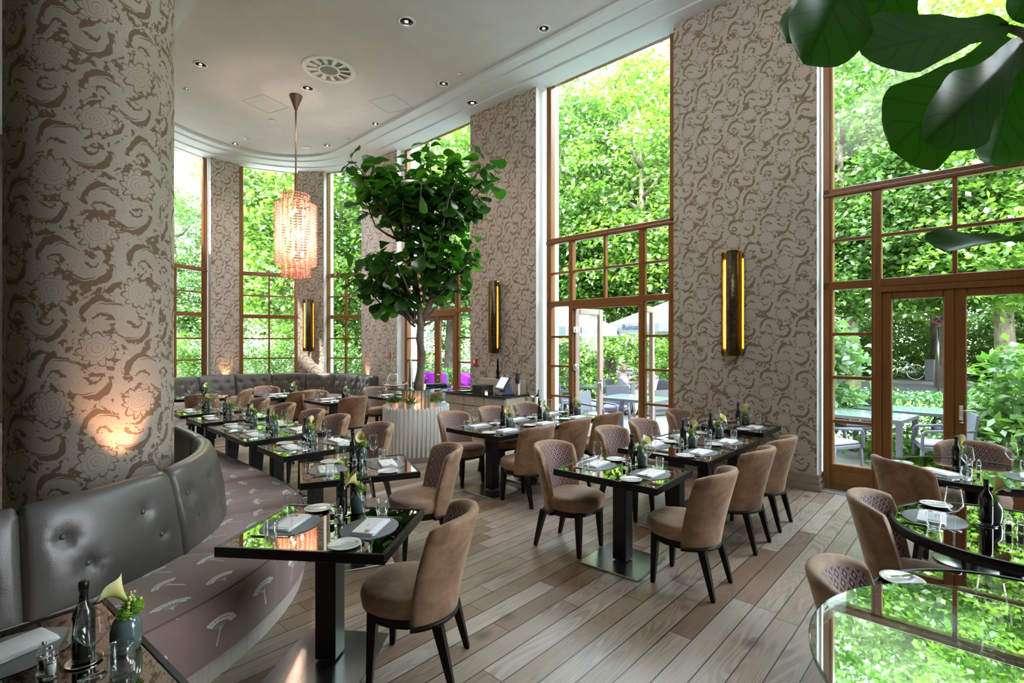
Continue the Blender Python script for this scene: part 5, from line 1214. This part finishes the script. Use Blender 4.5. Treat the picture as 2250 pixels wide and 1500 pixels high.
# terrace furniture
M['grey_metal']=mat('grey terrace metal',(.17,.165,.18),.45); M['wicker']=noisy('grey wicker',(.13,.13,.145),(.24,.24,.26),90,.7,bump=.5); M['lilac']=mat('lilac cushion',(.33,.28,.40),.85); M['tglass']=mat('frosted green glass',(.30,.42,.36),.10,0,Coat_Weight=.6)
def out_table():
    t=empty('terrace_table',cat='table'); m=MB(); L_,W_=1.2,.85
    for s in(-1,1): m.box((0,s*(W_/2-.03),.71),(L_,.06,.05),0,.005); m.box((s*(L_/2-.03),0,.71),(.06,W_-.12,.05),0,.005)
    m.build('frame',M['grey_metal'],t); m=MB(); m.box((0,0,.735),(L_,W_,.012),0,.004); m.build('glass_top',M['tglass'],t)
    for sx_ in(-1,1):
        for sy_ in(-1,1): m=MB(); m.box((sx_*(L_/2-.04),sy_*(W_/2-.04),.345),(.07,.07,.69),0,.005); m.build('leg',M['grey_metal'],t)
    return t
def out_chair():
    t=empty('terrace_armchair',cat='chair'); m=MB(); m.box((0,0,.41),(.52,.52,.05),0,.01); m.build('seat',M['wicker'],t)
    m=MB(); m.loft([[(-.24-.12*(z-.42)*1.0-.015*math.cos(y*5),y,z) for y in(-.25,-.12,0,.12,.25)]+[(-.27-.12*(z-.42)-.015*math.cos(y*5),y,z) for y in(.25,.12,0,-.12,-.25)] for z in(.42,.6,.75,.88)],smooth=False); m.build('backrest',M['wicker'],t)
    m=MB(); m.box((.01,0,.455),(.49,.48,.045),0,.018); m.build('cushion',M['lilac'],t)
    for s in(-1,1):
        m=MB(); m.tube([(-.29,s*.27,.68),(-.05,s*.28,.665),(.22,s*.28,.64),(.255,s*.28,.60),(.26,s*.28,.40)],.02,7); m.build('armrest',M['wicker'],t)
        for fx,bx in((.25,.27),(-.24,-.30)): m=MB(); m.tube([(fx,s*.25,.42),(bx,s*.27,0)],[.024,.018],7); m.build('leg',M['grey_metal'],t)
    return t
OT=out_table(); OC=out_chair()
for x,y,a,l in((2.45,10.0,UA,'grey terrace table right outside the open door'),(1.75,12.9,UA+.3,'grey terrace table further out, before the guests'),(5.35,7.75,UA-.15,'glass-topped terrace table outside the garden window side panes'),(6.4,8.35,UA,'terrace table farther back by the heart-leaved shrub'),(.0,11.6,UA,'terrace table behind the door-side glass panes')): place(OT,(x,y,-.02),a,l,'grey terrace tables')
for x,y,a,l in((1.62,9.55,UA+.1,'grey terrace armchair at the doorway edge beside the outer table'),(2.15,10.75,-PI/2-.5,'terrace armchair behind the table outside the open door'),(3.3,9.35,UA+PI,'terrace armchair on the garden side of the doorway table'),(2.6,12.2,PI-.4,'grey terrace armchair with its back to the seated guest'),(1.3,12.1,.4,'terrace armchair at the further terrace table'),
  (4.42,7.05,UA+1.1,'wicker armchair with lilac cushion outside the side panes'),(5.80,6.85,PI-.5,'wicker armchair with armrest seen through the garden door'),(5.75,8.55,UA+PI+.6,'wicker armchair across the outer glass-topped table'),(6.75,6.75,UA+2.6,'pale wicker armchair in front of the glossy shrub'),(6.9,7.9,UA+PI,'wicker armchair beside the clipped box hedge')): place(OC,(x,y,-.02),a,l,'grey wicker armchairs')
# umbrellas
M['canvas']=NT('umbrella canvas'); _x=M['canvas']; _d=_x.n('BsdfDiffuse'); _d.inputs[0].default_value=(.50,.52,.54,1); _t=_x.n('BsdfTranslucent'); _t.inputs[0].default_value=(.42,.43,.44,1); _m=_x.n('MixShader'); _m.inputs[0].default_value=.4; _x.l(_d.outputs[0],_m.inputs[1]); _x.l(_t.outputs[0],_m.inputs[2]); _x.l(_m.outputs[0],_x.o.inputs[0]); M['canvas']=_x.m
M['printg']=mat('grey canvas print',(.06,.06,.08),.8)
def umbrella(x,y,a,lab,h=2.95,R_=2.0,word='Ruinart'):
    t=empty('parasol',(x,y,0),a,lab,'umbrella','white terrace umbrellas'); m=MB(); n=8; ap=(0,0,h); ed=[(R_*math.cos(2*PI*k/n),R_*math.sin(2*PI*k/n),h-.72) for k in range(n)]; lo=[(p[0]*1.0,p[1]*1.0,p[2]-.19) for p in ed]
    for k in range(n):
        a_,b_=Vector(ed[k]),Vector(ed[(k+1)%n]); mid=(a_+b_)/2*.985; mid.z=a_.z+.03; m.add([ap,a_,mid,b_],[(0,1,2),(0,2,3)]); c_=Vector(lo[k]);d_=Vector(lo[(k+1)%n]); cm=(c_+d_)/2*.985; cm.z=c_.z; m.add([a_,mid,b_,d_,cm,c_],[(0,1,4,5),(1,2,3,4)])
    m.build('canopy',M['canvas'],t)
    m=MB(); m.tube([(0,0,0),(0,0,h+.05)],.03,8); m.build('pole',M['grey_metal'],t)
    m=MB(); m.box((0,0,.03),(.6,.6,.1),0,.02); m.build('base',M['grey_metal'],t)
    for k in range(n): q=MB(); q.tube([(0,0,h-.03),tuple(Vector(ed[k])*.99-Vector((0,0,.02)))],.011,5); q.tube([(0,0,h-.85),tuple(Vector(ap).lerp(Vector(ed[k]),.55)-Vector((0,0,.03)))],.010,5); q.build('rib',M['grey_metal'],t)
    for k in range(n):
        g=2*PI*(k+.5)/n; rr=R_*math.cos(PI/n)*.985
        for q_ in (.02,-.025):   # the lettering shows through the cloth, mirrored on the inside
            o=bpy.data.objects.new('lettering',LET); C.objects.link(o); o.parent=t
            o.location=((rr+q_)*math.cos(g),(rr+q_)*math.sin(g),h-.72-.08); o.rotation_euler=(PI/2,0,g+PI/2)
def letters(word,size,m_):
    cu=bpy.data.curves.new('lettering','FONT'); cu.body=word; cu.size=size; cu.align_x='CENTER'; cu.align_y='CENTER'; cu.extrude=.001; cu.materials.append(m_)
    o=bpy.data.objects.new('lettering',cu); C.objects.link(o); bpy.context.view_layer.update(); me=bpy.data.meshes.new_from_object(o.evaluated_get(bpy.context.evaluated_depsgraph_get())); bpy.data.objects.remove(o); return me
LET=letters('Ruinart',.19,M['printg'])
umbrella(4.25,12.9,.25,'white umbrella over the guests, seen through the doorway'); umbrella(.95,12.4,.1,'white umbrella seen through the door-side panes',2.85,1.75)
# lounge seats outside the closed side door
for x,y,l in((-2.75,16.0,'purple outdoor lounge seat beside the path'),(-1.25,15.3,'purple outdoor lounge seat by the side door glass')):
    t=empty('outdoor_sofa',(x,y,-.02),UA+.15,l,'outdoor sofa','purple lounge seats'); m=MB(); m.box((0,0,.20),(1.3,.8,.36),0,.03); m.box((0,.36,.55),(1.3,.12,.6),0,.03); m.build('base',M['grey_metal'],t)
    m=MB(); m.box((0,-.02,.43),(1.25,.7,.12),0,.04); m.box((0,.27,.68),(1.25,.13,.42),0,.05); m.build('purple_cushion',mat('purple cloth',(.30,.02,.36),.8),t)
    m=MB(); m.box((0,0,0),(.38,.12,.36),0,.05,0,Matrix.Translation((-.3,.12,.68))@Matrix.Rotation(.35,4,'Y')); m.build('pillow',mat('magenta cloth',(.42,.03,.48),.8),t)
# people: bodies grown from a jointed skeleton
def skin(name,verts,edges,m_,parent,sub=2):
    me=bpy.data.meshes.new(name); me.from_pydata([v[:3] for v in verts],edges,[]); me.materials.append(m_); o=bpy.data.objects.new(name,me); C.objects.link(o)
    if parent: o.parent=parent
    md=o.modifiers.new('skin','SKIN'); 
    for i,v in enumerate(verts): 
        s=me.skin_vertices[0].data[i]; s.radius=(v[3],v[4] if len(v)>4 else v[3]); s.use_root=(i==0)
    md.use_smooth_shade=True; sb=o.modifiers.new('sub','SUBSURF'); sb.levels=sub; sb.render_levels=sub
    return o
M['skin']=mat('skin',(.62,.36,.27),.5); M['shirt']=mat('white shirt',(.78,.78,.82),.8); M['trouser']=mat('pale trousers',(.70,.69,.68),.85)
def person(x,y,a,lab,arm):
    t=empty('person',(x,y,0),a,lab,'person'); Z0=.46
    J=[(0,0,Z0+.08,.13,.15),(-.03,0,Z0+.28,.12,.15),(-.06,0,Z0+.46,.11,.17),(-.05,0,Z0+.565,.05),(-.03,0,Z0+.65,.066,.06),(-.015,0,Z0+.72,.088,.076),(-.02,0,Z0+.775,.062)]
    E_=[(i,i+1) for i in range(6)]; V_=list(J)
    def chain(root,pts):
        p=root
        for q in pts: V_.append(q); E_.append((p,len(V_)-1)); p=len(V_)-1
        return p
    legs=[]
    for s in(-1,1):
        chain(0,[(.10,s*.10,Z0+.06,.085),(.44,s*.13,Z0+.06,.065),(.50,s*.13,.25,.05),(.48,s*.13,.09,.035),(.60,s*.14,.04,.035)])
        sh=(-.05,s*.20,Z0+.47,.05); el,wr=arm[0 if s<0 else 1]; p=chain(2,[sh,(*el,.04),(*wr,.028)]); w_=Vector(wr); d=(w_-Vector(el)).normalized(); sd=d.cross(Vector((0,0,1))).normalized()
        pl=chain(p,[(*(w_+d*.07),.032,.02)])
        for k in range(4): f0=w_+d*.10+sd*(k-1.5)*.02; chain(pl,[(*f0,.009),(*(f0+d*.04+Vector((0,0,-.01))),.008),(*(f0+d*.062+Vector((0,0,-.03))),.007)])
        chain(p,[(*(w_+d*.05+sd*.04),.010),(*(w_+d*.08+sd*.055),.009)])
    b=skin('body',V_,E_,M['skin'],t)
    f=MB(); 
    for s in(-1,1): f.lathe([(0,-.008),(.009,0),(0,.008)],(.062,s*.03,Z0+.765),8,1); f.box((-.02,s*.083,Z0+.75),(.03,.012,.05),0,.004)
    f.loft([[(.06,-.012,Z0+.74),(.06,.012,Z0+.74),(.088,.010,Z0+.735),(.088,-.010,Z0+.735)],[(.06,-.008,Z0+.775),(.06,.008,Z0+.775),(.066,.004,Z0+.775),(.066,-.004,Z0+.775)]]); f.box((.066,0,Z0+.705),(.008,.04,.006),0,.002,1)
    f.build('face',[M['skin'],mat('dark eyes',(.05,.03,.02),.4)],t)
    # shirt and trousers
    SV=[(0,0,Z0+.02,.155,.175),(-.03,0,Z0+.26,.145,.175),(-.06,0,Z0+.46,.125,.185),(-.055,0,Z0+.55,.07)]; SE=[(0,1),(1,2),(2,3)]
    for k,s in((0,-1),(1,1)):
        el,wr=arm[k]; w2=Vector(el).lerp(Vector(wr),.35); SV+= [(-.05,s*.20,Z0+.47,.066),(*el,.055),(*w2,.045)]; n_=len(SV); SE+=[(2,n_-3),(n_-3,n_-2),(n_-2,n_-1)]
    skin('shirt',SV,SE,M['shirt'],t)
    TV=[(0,0,Z0+.06,.15,.17)]; TE=[]
    for s in(-1,1): TV+=[(.12,s*.10,Z0+.06,.10),(.44,s*.13,Z0+.06,.08),(.50,s*.13,.25,.066),(.48,s*.13,.12,.055)]; n_=len(TV); TE+=[(0,n_-4),(n_-4,n_-3),(n_-3,n_-2),(n_-2,n_-1)]
    skin('trousers',TV,TE,M['trouser'],t)
person(2.88,13.0,math.radians(-25),'bald person in white shirt seated outside, arm along the seat back',[((.10,-.28,.78),(.30,-.20,.80)),((.02,.42,.86),(.12,.66,.90))])
person(3.45,12.75,math.radians(-160),'seated person in pale clothes half hidden by the door frame',[((.08,-.26,.76),(.28,-.16,.70)),((.08,.26,.76),(.28,.16,.70))])
for x,y,a,l in((2.80,13.12,math.radians(-25),'lounge armchair under the bald guest'),(3.52,12.85,math.radians(-160),'lounge armchair of the half hidden guest')):
    t=empty('lounge_armchair',(x,y,-.02),a,l,'outdoor chair'); m=MB(); m.box((0,0,.2),(.66,.72,.36),0,.03); m.build('base',M['wicker'],t); m=MB(); m.box((-.36,0,.45),(.12,.86,.86),0,.03); [m.box((.0,s*.40,.40),(.7,.10,.50),0,.03) for s in(-1,1)]; m.build('back_and_arms',M['wicker'],t)
    m=MB(); m.box((.02,0,.42),(.6,.66,.10),0,.03); m.build('cushion',bpy.data.materials['purple cloth'],t)
# bicycle
def bike(x,y,a):
    t=empty('bicycle',(x,y,.06),a,'silver bicycle parked across the road seen through the garden door','bicycle')
    for cx in(-.52,.52):
        m=MB(); m.tube([(cx+.34*math.cos(2*PI*k/32),0,.34+.34*math.sin(2*PI*k/32)) for k in range(33)],.016,6,0,None,False)
        for k in range(14): g=PI*2*k/14; m.tube([(cx,0,.34),(cx+.33*math.cos(g),0,.34+.33*math.sin(g))],.003,3,0,None,False)
        m.build('wheel',M['silver'],t)
    m=MB(); q=dict(bb=(-.05,0,.30),se=(-.20,0,.82),hd=(.36,0,.80),hd2=(.40,0,.62),r=(-.52,0,.34),f=(.52,0,.34))
    for a_,b_ in(('bb','se'),('se','hd'),('bb','hd2'),('bb','r'),('r','se'),('hd','hd2'),('hd2','f')): m.tube([q[a_],q[b_]],.018,6)
    m.build('frame',mat('silver paint',(.75,.76,.80),.3,.2),t)
    m=MB(); m.box((-.22,0,.93),(.26,.13,.05),0,.02); m.tube([(-.2,0,.8),(-.22,0,.92)],.012,6); m.build('saddle',M['cap'],t)
    m=MB(); m.tube([(.36,0,.78),(.34,0,.95),(.36,0,.97)],.012,6); m.tube([(.28,-.28,.95),(.36,-.1,.97),(.36,.1,.97),(.28,.28,.95)],.012,6); m.build('handlebar',M['cap'],t)
bike(18.6,24.2,math.radians(-25)+PI)
t=empty('no_stopping_sign',(15.9,18.9,0),0,'round blue no-stopping sign with red ring and cross','sign')
q=Vector((0,0,0)); m=MB(); m.tube([(0,.03,0),(0,.03,3.0)],.03,8); m.build('post',M['steel'],t)
R_=Matrix.Translation((0,0,2.68))@Matrix.Rotation(math.radians(-40),4,'Z')@Matrix.Rotation(PI/2,4,'X')
m=MB(); m.lathe([(.20,-.006),(.20,.006),(0,.006)],(0,0,0),32,0,False,R_); m.lathe([(.155,.008),(0,.008)],(0,0,0),32,1,False,R_)
for s in(-1,1): m.box((0,0,.010),(.32,.035,.003),s*PI/4,0,0,R_)
m.box((0,.09,.013),(.12,.018,.002),0,0,2,R_); m.prism([(-.09,.09),(-.05,.12),(-.05,.06)],.012,.014,2,False,R_); m.build('disc',[bpy.data.materials['signal red'],mat('sign blue',(.03,.10,.45),.4),M['white']],t)
t=empty('lamp_post',(-3.35,21.0,0),0,'slim white post with small box outside the closed side door','post'); m=MB(); m.tube([(0,0,0),(0,0,2.0)],.03,8); m.build('pole',M['white'],t); m=MB(); m.box((0,0,2.1),(.3,.15,.22),0,.02); m.build('head',M['white'],t)
m=MB(); m.box((0,0,.45),(.55,.4,.95),0,.02); m.box((0,0,.94),(.6,.45,.05),0,.01); tag(m.build('utility_box',mat('utility grey',(.30,.31,.33),.6),None,(19.6,23.6,.03),.3),'grey roadside utility box next to the bicycle','utility box')
m=MB(); m.tube([(16.2,23.8,0),(16.2,23.8,2.4)],.05,8); tag(m.build('grey_post',M['steel']),'grey post standing behind the bicycle','post')
# houses
def house(x,y,a,w_,d,h,lab):
    t=empty('house',(x,y,-.1),a,lab,'building'); m=MB(); m.box((0,0,h/2),(w_,d,h)); m.build('wall',mat('white render',(.40,.40,.40),.8),t)
    m=MB(); m.loft([[(-w_/2-.7,-d/2-.7,h),(w_/2+.7,-d/2-.7,h),(w_/2+.7,d/2+.7,h),(-w_/2-.7,d/2+.7,h)],[(-w_/2+1.5,-.3,h+2.6),(w_/2-1.5,-.3,h+2.6),(w_/2-1.5,.3,h+2.6),(-w_/2+1.5,.3,h+2.6)]],smooth=False); m.build('roof',mat('grey roof',(.16,.17,.18),.7),t)
    m=MB(); m.tube([(w_/2-.6,-d/2-.66,h-.05),(w_/2-.8,-d/2-.2,h-.9),(w_/2-.8,-d/2-.12,.2)],.07,8); m.tube([(-w_/2-.7,-d/2-.72,h),(w_/2+.7,-d/2-.72,h)],.09,8); m.build('gutter',mat('zinc',(.25,.29,.33),.4,.5),t)
    for i in range(4):
        for z in(2.2,5.6,9.0):
            if z>h-1.5: continue
            m=MB(); m.box((-w_/2+1.8+i*(w_-3.6)/3,-d/2-.02,z),(1.1,.1,1.7),0,.02); q_=m.build('window',M['white'],t); m=MB(); m.box((-w_/2+1.8+i*(w_-3.6)/3-.24,-d/2-.08,z),(.40,.02,1.45)); m.box((-w_/2+1.8+i*(w_-3.6)/3+.24,-d/2-.08,z),(.40,.02,1.45)); m.build('glazing',mat('house glazing',(.25,.33,.42),.1),q_)
house(-28,31.5,math.radians(38),16,10,13.6,'white rendered house with grey roof behind the bay trees')
